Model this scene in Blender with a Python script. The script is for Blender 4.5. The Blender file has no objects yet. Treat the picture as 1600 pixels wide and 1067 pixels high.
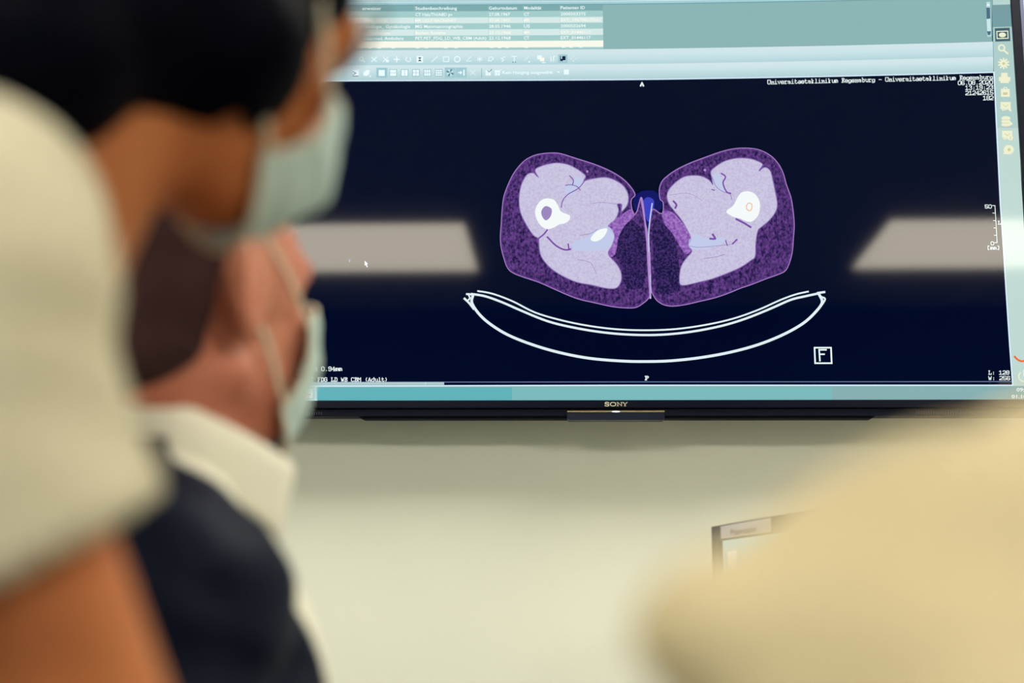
import bpy, bmesh, math, random
from mathutils import Vector, Matrix
random.seed(7)
rad = math.radians
sc = bpy.context.scene
C = sc.collection

# ------------------------------------------------------------------ camera
F = 2222.2
PITCH, YAW, ROLL = rad(-10.699), rad(2.6496), rad(0.2929)
CAM = Vector((0.0, -2.575, 1.0))
def _rot():
    ca, sa = math.cos(PITCH), math.sin(PITCH); cb, sb = math.cos(YAW), math.sin(YAW); cc, s_ = math.cos(ROLL), math.sin(ROLL)
    Rx = Matrix(((1,0,0),(0,ca,-sa),(0,sa,ca))); Ry = Matrix(((cb,0,sb),(0,1,0),(-sb,0,cb))); Rz = Matrix(((cc,-s_,0),(s_,cc,0),(0,0,1)))
    return Rz @ Rx @ Ry
R = _rot()
S = Matrix(((1,0,0),(0,0,-1),(0,1,0)))            # world -> wall axes (right, down, into the wall)
W2C = R @ S
C2W = W2C.transposed()
cam_d = bpy.data.cameras.new('camera'); cam = bpy.data.objects.new('camera', cam_d); C.objects.link(cam)
cam_d.lens = 50.0; cam_d.sensor_width = 36.0; cam_d.sensor_fit = 'HORIZONTAL'
fix = Matrix(((1,0,0),(0,-1,0),(0,0,-1)))
M = (C2W @ fix).to_4x4(); M.translation = CAM; cam.matrix_world = M
cam_d.clip_start = 0.02
cam_d.dof.use_dof = True; cam_d.dof.focus_distance = 2.5; cam_d.dof.aperture_fstop = 2.3; cam_d.dof.aperture_blades = 9
sc.camera = cam

def ray(px, py): return C2W @ Vector(((px-800)/F, (py-533.5)/F, 1.0))
def at(px, py, depth): return CAM + ray(px, py)*depth
def onY(px, py, Y):
    d = ray(px, py); return CAM + d*((Y-CAM.y)/d.y)

# ------------------------------------------------------------------ world and exposure
sc.view_settings.view_transform = 'Standard'; sc.view_settings.look = 'None'
sc.view_settings.gamma = 1.0; sc.view_settings.exposure = 0.0; sc.view_settings.use_curve_mapping = False
w = bpy.data.worlds.new('world'); sc.world = w; w.use_nodes = True
w.node_tree.nodes['Background'].inputs[0].default_value = (0.85, 0.92, 1.0, 1)
w.node_tree.nodes['Background'].inputs[1].default_value = 0.05

# ------------------------------------------------------------------ helpers
def lin(c):
    return tuple(((v/255)/12.92 if v/255 <= 0.04045 else ((v/255+0.055)/1.055)**2.4) for v in c)
def mat(name, col, rough=0.6, spec=0.3, noise=None, sheen=0, metal=0, bump=0, sss=0, coat=0):
    m = bpy.data.materials.new(name); m.use_nodes = True; n = m.node_tree.nodes; l = m.node_tree.links
    b = n['Principled BSDF']; c = lin(col)+(1,)
    b.inputs['Base Color'].default_value = c; b.inputs['Roughness'].default_value = rough
    b.inputs['Specular IOR Level'].default_value = spec; b.inputs['Metallic'].default_value = metal
    if sheen: b.inputs['Sheen Weight'].default_value = sheen
    if coat: b.inputs['Coat Weight'].default_value = coat
    if sss:
        b.inputs['Subsurface Weight'].default_value = sss; b.inputs['Subsurface Radius'].default_value = (0.012, 0.004, 0.002)
        b.inputs['Subsurface Scale'].default_value = 1.0
    if noise or bump:
        t = n.new('ShaderNodeTexCoord'); s = n.new('ShaderNodeTexNoise'); l.new(t.outputs['Object'], s.inputs['Vector'])
        s.inputs['Scale'].default_value = noise[0] if noise else 200; s.inputs['Detail'].default_value = 4
        if noise:
            mx = n.new('ShaderNodeMix'); mx.data_type = 'RGBA'; l.new(s.outputs['Fac'], mx.inputs['Factor'])
            mx.inputs['A'].default_value = c; mx.inputs['B'].default_value = lin(noise[1])+(1,)
            l.new(mx.outputs['Result'], b.inputs['Base Color'])
        if bump:
            bp = n.new('ShaderNodeBump'); bp.inputs['Strength'].default_value = bump; bp.inputs['Distance'].default_value = 0.002
            l.new(s.outputs['Fac'], bp.inputs['Height']); l.new(bp.outputs['Normal'], b.inputs['Normal'])
    return m
def emis(name, col, strength=1.0, gloss=0.0, noise=None, rough=0.05):
    """a lit display: emission plus a faint anti-glare reflection of the room"""
    m = bpy.data.materials.new(name); m.use_nodes = True; n = m.node_tree.nodes; l = m.node_tree.links
    n.remove(n['Principled BSDF']); out = n['Material Output']
    e = n.new('ShaderNodeEmission'); c = lin(col)+(1,); e.inputs[0].default_value = c; e.inputs[1].default_value = strength
    if noise:
        t = n.new('ShaderNodeTexCoord'); mp = n.new('ShaderNodeMapping'); mp.inputs['Scale'].default_value = noise[3] if len(noise) > 3 else (1,1,1)
        s = n.new('ShaderNodeTexNoise'); l.new(t.outputs['Object'], mp.inputs['Vector']); l.new(mp.outputs[0], s.inputs['Vector'])
        s.inputs['Scale'].default_value = noise[0]; s.inputs['Detail'].default_value = 3
        r = n.new('ShaderNodeValToRGB'); r.color_ramp.elements[0].position = noise[2][0]; r.color_ramp.elements[1].position = noise[2][1]
        r.color_ramp.elements[0].color = c; r.color_ramp.elements[1].color = lin(noise[1])+(1,)
        l.new(s.outputs['Fac'], r.inputs[0]); l.new(r.outputs[0], e.inputs[0])
    if gloss:
        g = n.new('ShaderNodeBsdfGlossy'); g.inputs['Color'].default_value = (gloss, gloss*0.97, gloss*0.92, 1); g.inputs['Roughness'].default_value = rough
        a = n.new('ShaderNodeAddShader'); l.new(e.outputs[0], a.inputs[0]); l.new(g.outputs[0], a.inputs[1]); l.new(a.outputs[0], out.inputs[0])
    else: l.new(e.outputs[0], out.inputs[0])
    return m
def link(name, me, m=None, parent=None, smooth=False):
    o = bpy.data.objects.new(name, me); C.objects.link(o)
    if m is not None:
        for k in (m if isinstance(m, (list, tuple)) else [m]): me.materials.append(k)
    if smooth:
        for p in me.polygons: p.use_smooth = True
    if parent: o.parent = parent
    return o
def obj(name, bm, m=None, parent=None, smooth=False):
    me = bpy.data.meshes.new(name); bm.to_mesh(me); bm.free()
    return link(name, me, m, parent, smooth)
def tag(o, label, cat, group=None):
    o['label'] = label; o['category'] = cat
    if group: o['group'] = group
    return o
def struct(o): o['kind'] = 'structure'; return o
def thing(name, label, cat, loc=(0,0,0), group=None):
    o = bpy.data.objects.new(name, None); C.objects.link(o); o.empty_display_size = 0.05; o.location = loc
    return tag(o, label, cat, group)
def box(bm, lo, hi, bev=0, Mx=None):
    r = bmesh.ops.create_cube(bm, size=1.0); vs = r['verts']
    lo = Vector(lo); hi = Vector(hi)
    for v in vs: v.co = Vector(((lo.x+hi.x)/2+v.co.x*(hi.x-lo.x), (lo.y+hi.y)/2+v.co.y*(hi.y-lo.y), (lo.z+hi.z)/2+v.co.z*(hi.z-lo.z)))
    if bev:
        es = list({e for v in vs for e in v.link_edges})
        nv = bmesh.ops.bevel(bm, geom=es, offset=bev, segments=3, affect='EDGES', profile=0.5)
        vs = list({v for f in nv['faces'] for v in f.verts} | {v for v in vs if v.is_valid})
    if Mx is not None:
        for v in vs: v.co = Mx @ v.co
    return bm
def prism(bm, pts, y0, y1):
    """extrude an x-z outline from y0 to y1"""
    a = [bm.verts.new((p[0], y0, p[1])) for p in pts]; b = [bm.verts.new((p[0], y1, p[1])) for p in pts]
    bm.faces.new(a); bm.faces.new(b[::-1]); n = len(pts)
    for i in range(n): bm.faces.new((a[i], b[i], b[(i+1) % n], a[(i+1) % n]))
    bmesh.ops.recalc_face_normals(bm, faces=bm.faces[:])
def ell(bm, c, r, Mx=None, rot=None):
    res = bmesh.ops.create_uvsphere(bm, u_segments=28, v_segments=18, radius=1.0)
    for v in res['verts']:
        p = Vector((v.co.x*r[0], v.co.y*r[1], v.co.z*r[2]))
        if rot is not None: p = rot @ p
        p += Vector(c); v.co = Mx @ p if Mx is not None else p
def cap(bm, p0, r0, p1, r1, Mx=None, n=20, flat=1.0):
    """tapered capsule; flat<1 squeezes its local second axis"""
    p0 = Vector(p0); p1 = Vector(p1); d = p1-p0; L = d.length
    q = d.to_track_quat('Z', 'Y') if L > 1e-6 else Vector((0,0,1)).to_track_quat('Z', 'Y')
    rings = []
    for i in range(6): a = -math.pi/2+math.pi/2*i/6; rings.append((math.sin(a)*r0, math.cos(a)*r0))
    for i in range(5): t = i/4; rings.append((L*t, r0+(r1-r0)*t))
    for i in range(1, 7): a = math.pi/2*i/6; rings.append((L+math.sin(a)*r1, math.cos(a)*r1))
    vs = []
    for z, r in rings:
        r = max(r, 1e-5)
        row = []
        for k in range(n):
            a = 2*math.pi*k/n; p = p0+q @ Vector((r*math.cos(a), r*math.sin(a)*flat, z)); row.append(bm.verts.new(Mx @ p if Mx is not None else p))
        vs.append(row)
    for i in range(len(vs)-1):
        for k in range(n): bm.faces.new((vs[i][k], vs[i][(k+1) % n], vs[i+1][(k+1) % n], vs[i+1][k]))
    bm.faces.new(vs[0][::-1]); bm.faces.new(vs[-1])
def tube(bm, pts, r, n=8, closed=False, flat=None):
    pts = [Vector(p) for p in pts]; N = len(pts); rows = []
    for i, p in enumerate(pts):
        a = pts[(i-1) % N] if closed or i else p; b = pts[(i+1) % N] if closed or i < N-1 else p
        t = (b-a).normalized(); u = t.orthogonal() if i == 0 else (u-t*u.dot(t)); u.normalize(); v = t.cross(u)
        rr = r[i] if isinstance(r, (list, tuple)) else r
        rows.append([bm.verts.new(p+u*rr*math.cos(2*math.pi*k/n)+v*rr*math.sin(2*math.pi*k/n)) for k in range(n)])
    for i in range(N if closed else N-1):
        A = rows[i]; B = rows[(i+1) % N]
        for k in range(n): bm.faces.new((A[k], A[(k+1) % n], B[(k+1) % n], B[k]))
    if not closed: bm.faces.new(rows[0][::-1]); bm.faces.new(rows[-1])
def evaluated(me, mods):
    o = bpy.data.objects.new('scratch', me); C.objects.link(o)
    for kind, kw in mods:
        md = o.modifiers.new(kind, kind)
        for k, v in kw.items(): setattr(md, k, v)
    dg = bpy.context.evaluated_depsgraph_get(); out = bpy.data.meshes.new_from_object(o.evaluated_get(dg))
    bpy.data.objects.remove(o); bpy.data.meshes.remove(me); return out
from mathutils import noise as mnoise
def fuse(bm, voxel=0.006, smooth=6, cut=None, thick=0, fold=0):
    """melt overlapping volumes into one continuous skin; cut(p) true removes that piece (for openings)"""
    bmesh.ops.recalc_face_normals(bm, faces=bm.faces[:])
    me = bpy.data.meshes.new('scratch'); bm.to_mesh(me); bm.free()
    me = evaluated(me, [('REMESH', dict(mode='VOXEL', voxel_size=voxel, use_smooth_shade=True)), ('SMOOTH', dict(factor=0.5, iterations=smooth))])
    if cut or thick or fold:
        b2 = bmesh.new(); b2.from_mesh(me)
        if fold:
            b2.normal_update(); mv = [(v, v.normal*fold*(mnoise.noise(Vector((v.co.x*9+v.co.z*5, v.co.y*9, v.co.z*16)))+.5*mnoise.noise(Vector((v.co.x*22, v.co.y*22+v.co.z*9, v.co.z*34))))) for v in b2.verts]
            for v, d in mv: v.co += d
        if cut:
            bmesh.ops.delete(b2, geom=[v for v in b2.verts if cut(v.co)], context='VERTS')
            bv = {v: [e.other_vert(v) for e in v.link_edges if e.is_boundary] for v in b2.verts if v.is_boundary}
            for _ in range(12):
                nc = {v: (v.co+sum((w_.co for w_ in ws), Vector()))/(1+len(ws)) for v, ws in bv.items() if ws}
                for v, c in nc.items(): v.co = c
        b2.to_mesh(me); b2.free()
        if thick: me = evaluated(me, [('SOLIDIFY', dict(thickness=thick, offset=1.0))])
    return me
def spline(pts, n=6, closed=True):
    out = []; N = len(pts)
    for i in range(N if closed else N-1):
        p = [pts[(i+k) % N] if closed else pts[min(max(i+k, 0), N-1)] for k in (-1, 0, 1, 2)]
        for s in range(n):
            t = s/n
            out.append(tuple(0.5*(2*p[1][j]+(p[2][j]-p[0][j])*t+(2*p[0][j]-5*p[1][j]+4*p[2][j]-p[3][j])*t*t+(3*p[1][j]-p[0][j]-3*p[2][j]+p[3][j])*t**3) for j in range(len(pts[0]))))
    if not closed: out.append(tuple(pts[-1]))
    return out

# ------------------------------------------------------------------ room
m_wall = mat('wall_paint', (227, 230, 217), 0.85, 0.15, noise=(3, (223, 226, 213)), bump=0.03)
m_wall2 = mat('darkened_rear_wall_paint', (52, 66, 92), 0.85, 0.15)  # unseen wall behind the viewer, toned dark to dim its reflection in the screen
m_ceil = mat('ceiling_paint', (206, 209, 206), 0.9, 0.1)
m_floor = mat('floor_vinyl', (110, 112, 110), 0.5, 0.3, noise=(12, (96, 98, 98)))
X0, X1, Y0, Y1, H = -2.6, 3.0, -5.6, 0.035, 2.72
def slab(name, lo, hi, m):
    bm = bmesh.new(); box(bm, lo, hi); return struct(obj(name, bm, m))
slab('wall_back', (X0-.1, Y1, 0), (X1+.1, Y1+.12, H), m_wall)
slab('wall_left', (X0-.1, Y0, 0), (X0, Y1, H), m_wall)
slab('wall_right', (X1, Y0, 0), (X1+.1, Y1, H), m_wall)
slab('wall_front', (X0-.1, Y0-.12, 0), (X1+.1, Y0, H), m_wall2)
slab('floor', (X0-.1, Y0-.12, -.1), (X1+.1, Y1+.12, 0), m_floor)
slab('ceiling', (X0-.1, Y0-.12, H), (X1+.1, Y1+.12, H+.1), m_ceil)

# ceiling light panels: two rows, the rear row is what the black screen mirrors
m_panel = emis('rear_panel_light', (255, 246, 228), 25.0)
m_panel_near = emis('wall_side_panel_light', (255, 248, 232), 12.5)
m_alu = mat('white_metal_trim', (225, 225, 220), 0.4, 0.4)
def panel(x0, x1, y0, y1, label, m=None):
    t = thing('ceiling_light', label, 'ceiling light', ((x0+x1)/2, (y0+y1)/2, H), 'square edged light panels in the ceiling')
    bm = bmesh.new(); hx, hy, f = (x1-x0)/2, (y1-y0)/2, .02
    for lo, hi in (((-hx-f, -hy-f, -.03), (hx+f, -hy, 0)), ((-hx-f, hy, -.03), (hx+f, hy+f, 0)), ((-hx-f, -hy, -.03), (-hx, hy, 0)), ((hx, -hy, -.03), (hx+f, hy, 0))): box(bm, lo, hi)
    obj('frame', bm, m_alu, t)
    bm = bmesh.new(); box(bm, (-hx, -hy, -.02), (hx, hy, -.008)); obj('diffuser', bm, m or m_panel, t)
panel(-1.75, -.5, -4.6, -3.68, 'light panel in the ceiling behind the viewer, mirrored at the left of the screen')
panel(1.38, 2.63, -4.6, -3.68, 'light panel in the ceiling behind the viewer, mirrored at the right of the screen')
panel(-1.45, -.35, -1.3, -.5, 'light panel in the ceiling above the left half of the television', m_panel_near)
panel(.55, 1.65, -1.3, -.5, 'light panel in the ceiling above the right half of the television', m_panel_near)

# ------------------------------------------------------------------ television
YS = -0.075                                     # plane of the picture
def sp(px, py, k=0): 
    p = onY(px, py, YS); return Vector((p.x, YS-k*0.00012, p.z))
m_bez = mat('gloss_black_bezel', (3, 8, 28), 0.35, 0.12)
m_bez2 = mat('satin_black_plastic', (6, 12, 32), 0.5, 0.12)
m_dark = mat('matte_black_plastic', (2, 5, 18), 0.6, 0.08)
BL = sp(962-651, 625.4); BR = sp(1618, 625.0)
Xc = sp(962, 632).x; half = BR.x-Xc; Zb = sp(962, 625.6).z; Zt = Zb+2*half*9/16
tv = thing('television', 'large wall mounted black television showing a purple body scan', 'television', (Xc, 0, (Zb+Zt)/2))
tl = tv.location.copy()
def rel(me_o): me_o.matrix_parent_inverse = Matrix.Translation(-tl); return me_o
bz = .0165; zl = sp(962, 638.2).z
bm = bmesh.new()
XL, XR = Xc-half, Xc+half
yf = YS-.006
for lo, hi in (((XL-bz, yf, zl), (XR+bz, YS+.01, Zb)), ((XL-bz, yf, Zt), (XR+bz, YS+.01, Zt+bz)), ((XL-bz, yf, Zb), (XL, YS+.01, Zt)), ((XR, yf, Zb), (XR+bz, YS+.01, Zt))): box(bm, lo, hi, .0015)
rel(obj('bezel', bm, m_bez, tv))
bm = bmesh.new(); box(bm, (XL-bz-.006, yf+.003, zl-.004), (XL-bz, YS+.02, Zt+bz+.004)); box(bm, (XR+bz+.0005, yf+.003, zl-.004), (XR+bz+.007, YS+.02, Zt+bz+.004)); box(bm, (XL-bz-.006, yf+.003, Zt+bz), (XR+bz+.007, YS+.02, Zt+bz+.006))
rel(obj('metal_edge', bm, mat('dark_anodised_edge', (70, 74, 100), 0.35, 0.5, metal=.6), tv))
bm = bmesh.new(); box(bm, (XL-.01, YS+.01, Zb-.005), (XR+.01, -.03, Zt+.01), .004); box(bm, (XL+.25, -.031, Zb+.1), (XR-.25, -.004, Zt-.12), .003)
rel(obj('rear_housing', bm, m_dark, tv))
bm = bmesh.new()
for x in (Xc-.3, Xc+.25): box(bm, (x, -.004, Zb+.2), (x+.05, Y1-.0006, Zt-.2), .002)
box(bm, (Xc-.32, .012, Zb+.3), (Xc+.32, Y1-.0006, Zb+.42), .002)
rel(obj('wall_bracket', bm, m_dark, tv))
# lower lip with the speaker slots, and the drop-down centre section
zlip = sp(962, 650).z; zdrop = sp(962, 653.6).z
bm = bmesh.new(); box(bm, (XL-bz, yf+.006, zlip), (XR+bz, -.04, zl-.0008), .001)
rel(obj('speaker_lip', bm, m_bez2, tv))
a, b_, c_, d_ = sp(559, 650).x, sp(567, 653.6).x, sp(1362, 653.6).x, sp(1369, 650).x
bm = bmesh.new(); prism(bm, [(a, zlip+.008), (a, zlip), (b_, zdrop), (c_, zdrop), (d_, zlip), (d_, zlip+.008)], yf+.010, -.045)
rel(obj('lower_tray', bm, m_dark, tv))
m_gr = mat('grille_grey', (52, 50, 70), 0.5)
for q in (1, -1):
    bm = bmesh.new()
    for k in range(36):
        x = (XL+.06 if q > 0 else XR-.06)+q*k*.0042; box(bm, (x, yf+.0052, zlip+.003), (x+.0018, yf+.0062, zlip+.008))
    rel(obj('speaker_grille', bm, m_gr, tv))
x0, x1 = sp(886, 645).x, sp(1038, 645).x
bm = bmesh.new(); z0 = sp(962, 657.6).z; z1 = sp(962, 645.2).z; r = .004
prism(bm, [(x0, z1), (x0, z0+r), (x0+r*.3, z0+r*.3), (x0+r, z0), (x1-r, z0), (x1-r*.3, z0+r*.3), (x1, z0+r), (x1, z1)], yf-.006, yf+.02)
rel(obj('sensor_block', bm, mat('sensor_smoked_plastic', (14, 22, 42), 0.25, 0.5), tv))
bm = bmesh.new(); box(bm, (x0+.0005, yf-.0075, sp(962, 645.6).z), (x1-.0005, yf+.001, sp(962, 643.2).z), .0005)
rel(obj('light_bar', bm, mat('brass_trim', (232, 205, 150), 0.25, 0.5, metal=.9), tv))
bm = bmesh.new(); ell(bm, (sp(962, 644.5).x, yf-.0075, sp(962, 644.6).z), (.0075, .0008, .0013)); rel(obj('indicator_light', bm, emis('white_led', (225, 240, 255), 1.6), tv))

# --- picture: 2D pieces laid on the panel, each piece given in the photograph's measures of the panel
PAL = dict(
 black=((0, 13, 40), (0, 16, 46)), teal=(139, 180, 180), head=(124, 170, 174), rowd=(163, 205, 203), rowl=(214, 235, 233), yel=(250, 250, 236), line=(110, 158, 165),
 bar0=(203, 232, 238), bar1=(165, 208, 216), tb0=(212, 229, 230), tb1=(203, 228, 233), tb2=(190, 220, 227), tb3=(178, 212, 219),
 white=(236, 253, 255), wline=(215, 240, 255), textw=(240, 253, 252), soft=(228, 243, 243), press=(160, 202, 210), sep=(140, 185, 195), ink=(35, 70, 85), navy=(10, 30, 60),
 side=(176, 206, 202), side2=(192, 217, 211), side0=(184, 213, 210), sidet=(119, 158, 163), cream=(238, 240, 208), creamd=(206, 205, 160), darkbox=(66, 98, 112), scrub=(75, 110, 130), scrubl=(186, 216, 222),
 task=(98, 178, 186), task2=(124, 186, 189), taskd=(135, 176, 178), tile=(176, 216, 218), grey=(100, 116, 155), scroll=(176, 203, 205), orange=(240, 112, 50), red=(225, 110, 100),
 skin=(176, 136, 206), skinr=(100, 58, 145), marrow=(155, 135, 190), muscle=None, fat=None, bone=(244, 249, 250), bluish=(194, 202, 234), cleft=(120, 75, 165), blue=(12, 20, 100), blueg=(58, 66, 190), edge=(146, 122, 186), table=(226, 240, 246), ring=(240, 160, 90))
G = 0.0165
EM = {}
def key(k):
    if k not in EM:
        if k == 'muscle': EM[k] = emis('scan_muscle', (190, 182, 214), 1, G, noise=(260, (205, 200, 228), (.3, .6)))
        elif k == 'fat': EM[k] = emis('scan_fat', (20, 16, 66), 1, G, noise=(270, (116, 72, 154), (.33, .76), (1, 1, .7)))
        elif k == 'fatdark': EM[k] = emis('scan_fat_dark', (12, 14, 58), 1, G, noise=(300, (84, 54, 128), (.40, .76)))
        elif k == 'fatpink': EM[k] = emis('scan_fat_pink', (120, 70, 165), 1, G, noise=(200, (176, 130, 206), (.35, .7)))
        elif k == 'black': EM[k] = emis('screen_black', (0, 7, 36), 1, G, rough=.045)
        else: EM[k] = emis('screen_'+k, PAL[k], 1, G)
    return EM[k]
class Sheet:
    def __init__(s): s.v = []; s.f = []; s.m = []; s.keys = []
    def poly(s, pts, k, lay):
        if k not in s.keys: s.keys.append(k); key(k)
        i = len(s.v); s.v += [sp(x, y, lay) for x, y in pts]; s.f.append(tuple(range(i, i+len(pts)))); s.m.append(s.keys.index(k))
    def strip(s, pts, wd, k, lay, closed=False):
        pts = [tuple(p) for i, p in enumerate(pts) if i == 0 or math.dist(p, pts[i-1]) > 1e-4]
        if closed and math.dist(pts[0], pts[-1]) < 1e-4: pts = pts[:-1]
        n = len(pts); L = []; Rr = []; cap_ = 0 if closed else wd*.3
        for i in range(n):
            a = pts[(i-1) % n] if (closed or i) else None; b = pts[(i+1) % n] if (closed or i < n-1) else None; p = pts[i]
            def un(u, v): d = math.dist(u, v) or 1; return ((v[0]-u[0])/d, (v[1]-u[1])/d)
            d1 = un(a, p) if a else un(p, b); d2 = un(p, b) if b else d1
            mx, my = d1[0]+d2[0], d1[1]+d2[1]; m_ = math.hypot(mx, my)
            if m_ < .35: mx, my = d1
            else: mx, my = mx/m_, my/m_
            c = max(.62, abs(mx*d1[0]+my*d1[1])); h = wd/2/c; q = p
            if not closed and i == 0: q = (p[0]-d1[0]*cap_, p[1]-d1[1]*cap_)
            if not closed and i == n-1: q = (p[0]+d1[0]*cap_, p[1]+d1[1]*cap_)
            L.append((q[0]-my*h, q[1]+mx*h)); Rr.append((q[0]+my*h, q[1]-mx*h))
        for i in range(n if closed else n-1):
            j = (i+1) % n; s.poly([L[i], L[j], Rr[j], Rr[i]], k, lay)
    def disc(s, x, y, r, k, lay, ry=None): s.poly([(x+r*math.cos(t*.3927), y+(ry or r)*math.sin(t*.3927)) for t in range(16)], k, lay)
    def ring(s, x, y, r, wd, k, lay, a0=0, a1=6.2832):
        s.strip([(x+r*math.cos(a0+(a1-a0)*t/16), y+r*math.sin(a0+(a1-a0)*t/16)) for t in range(17)], wd, k, lay)
    def build(s, name, parent):
        me = bpy.data.meshes.new(name); me.from_pydata([tuple(v) for v in s.v], [], s.f)
        for k in s.keys: me.materials.append(EM[k])
        me.polygons.foreach_set('material_index', s.m); me.update()
        # tidy concave outlines and make every face look at the room
        bm = bmesh.new(); bm.from_mesh(me); bmesh.ops.triangulate(bm, faces=[f for f in bm.faces if len(f.verts) > 4], ngon_method='EAR_CLIP')
        for f in bm.faces:
            f.normal_update()
            if f.normal.y > 0: f.normal_flip()
        bm.to_mesh(me); bm.free()
        return rel(link(name, me, None, parent))
def interp(tab, x):
    if x <= tab[0][0]: return tab[0][1]
    for (a, b), (c, d) in zip(tab, tab[1:]):
        if x <= c: return b+(d-b)*(x-a)/(c-a)
    (a, b), (c, d) = tab[-2], tab[-1]; return b+(d-b)*(x-a)/(c-a)
TOP = [(300, 127.0), (450, 126.5), (610, 126.0), (800, 125.4), (960, 124.5), (1040, 123.6), (1180, 121.4), (1300, 119.2), (1480, 115.0), (1552, 112.9), (1600, 111.4)]
def yt(x, off): return interp(TOP, x)+off
EDGE = [(-60, 1549.3), (0, 1550.2), (113, 1552.9), (280, 1561), (320, 1563), (540, 1577.6), (603, 1582.3)]
RIGHT = [(-60, 1579), (0, 1582), (45, 1584.6), (290, 1595.9), (330, 1598.4), (603, 1616.5), (640, 1619)]
base = Sheet()
XS = [300, 450, 610, 800, 960, 1040, 1180, 1300, 1480]
zz = lambda y: sp(962, y).z
# backing panel, true rectangle of the display
bm = bmesh.new(); box(bm, (XL, YS+.0002, Zb), (XR, YS+.006, Zt)); rel(obj('screen_panel', bm, key('black'), tv))
def hband(s, o0, o1, x0, x1, k, lay):
    xs = [x0]+[x for x in XS if x0 < x < x1]+[x1]
    for a, b in zip(xs, xs[1:]): s.poly([(a, yt(a, o0)), (b, yt(b, o0)), (b, yt(b, o1)), (a, yt(a, o1))], k, lay)
LX = 334
def ex(y): return interp(EDGE, y)
hband(base, -158, -124.5, LX, 1550, 'tb1', 1); hband(base, -124.5, -123.8, LX, 1550, 'line', 2)
hband(base, -123.8, -122.0, LX, 1550, 'bar0', 2); hband(base, -122.0, -118.6, LX, 1550, 'bar1', 2); hband(base, -118.6, -117.2, LX, 1550, 'line', 2)
hband(base, -117.2, -48.2, LX, 1550, 'teal', 2)
def grad(o0, o1, x0, x1, cols, lay, nm):
    n = 9
    for i in range(n):
        t = (i+.5)/n*(len(cols)-1); j = min(int(t), len(cols)-2); PAL[nm+str(i)] = tuple(cols[j][c]+(cols[j+1][c]-cols[j][c])*(t-j) for c in range(3))
        hband(base, o0+(o1-o0)*i/n, o0+(o1-o0)*(i+1)/n, x0, x1, nm+str(i), lay)
hband(base, -48.6, -47.6, LX, 1550, 'line', 2)
grad(-48.0, -24.2, LX, 1552, [(210, 229, 232), (206, 230, 234), (194, 223, 229), (178, 212, 219)], 2, 'bar_upper_')
grad(-24.2, -1.2, LX, 1552, [(212, 231, 234), (205, 229, 233), (190, 219, 224), (178, 210, 214)], 2, 'bar_lower_')
hband(base, -1.0, 1.0, LX, 1552.8, 'wline', 4)
# right side bar
ys = [-60, 0, 45, 113, 200, 290, 400, 500, 603]
for a, b in zip(ys, ys[1:]):
    base.poly([(ex(a), a), (interp(RIGHT, a), a), (interp(RIGHT, b), b), (ex(b), b)], 'side0' if b <= 0 else 'sidet' if b <= 45 else 'side' if b <= 200 else 'side2', 3)
base.poly([(1550.8, -60), (1578, -60), (1578.2, 7), (1551, 8)], 'side0', 4)
base.poly([(1550.5, 42.6), (1582.4, 41.6), (1584, 113), (1553, 113)], 'side', 4)
ye = [112, 200, 280, 320, 430, 540, 603]
for a, b in zip(ye, ye[1:]): base.poly([(ex(a)-1.0, a), (ex(a)+1.1, a), (ex(b)+1.1, b), (ex(b)-1.0, b)], 'wline', 5)
base.poly([(1549.8, 0), (1550.8, 0), (1552.9, 111), (1552.1, 111)], 'line', 5)
# bottom: scroll line, white rule, task bar
base.poly([(LX, 596.6), (1580, 595.4), (1580, 596.9), (LX, 598.0)], 'grey', 3)
base.poly([(LX, 597.2), (694, 597.0), (694, 601.4), (LX, 602.4)], 'scroll', 4); base.poly([(664.5, 597.2), (665.3, 597.2), (665.3, 601.4), (664.5, 601.4)], 'wline', 5)
base.poly([(LX, 602.4), (560, 602.1), (980, 601.0), (1583, 601.0), (1583, 603.1), (1060, 603.1), (980, 603.1), (560, 604.2), (LX, 604.5)], 'wline', 5)
for xa, xb, k in ((LX, 800, 'task'), (800, 1300, 'task2'), (1300, 1617, 'taskd')): base.poly([(xa, 603), (xb, 603), (xb, 625.6), (xa, 625.6)], k, 2)
base.poly([(LX, 603.6), (1583, 602.8), (1583, 605), (LX, 605.6)], 'taskd', 3)
for xa, k in ((467, 'tile'),): base.poly([(xa, 604), (495.5, 604), (495.5, 626), (xa, 626)], k, 4)
base.strip([(467, 625.3), (495.5, 625.3)], 1.5, 'wline', 6); base.strip([(492.8, 604), (492.8, 625)], .8, 'wline', 6)
base.poly([(473.5, 607.5), (488.5, 607.5), (488.5, 622), (473.5, 622)], 'white', 7)
base.strip(spline([(475.5, 612.5), (480, 616.5), (485, 616.3)], 4, False), 1.6, 'red', 8)
base.disc(456, 614, 3.2, 'white', 6); base.strip([(449, 616), (454, 619)], 2.5, 'blueg', 6)
base.build('desktop_background', tv)

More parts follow.
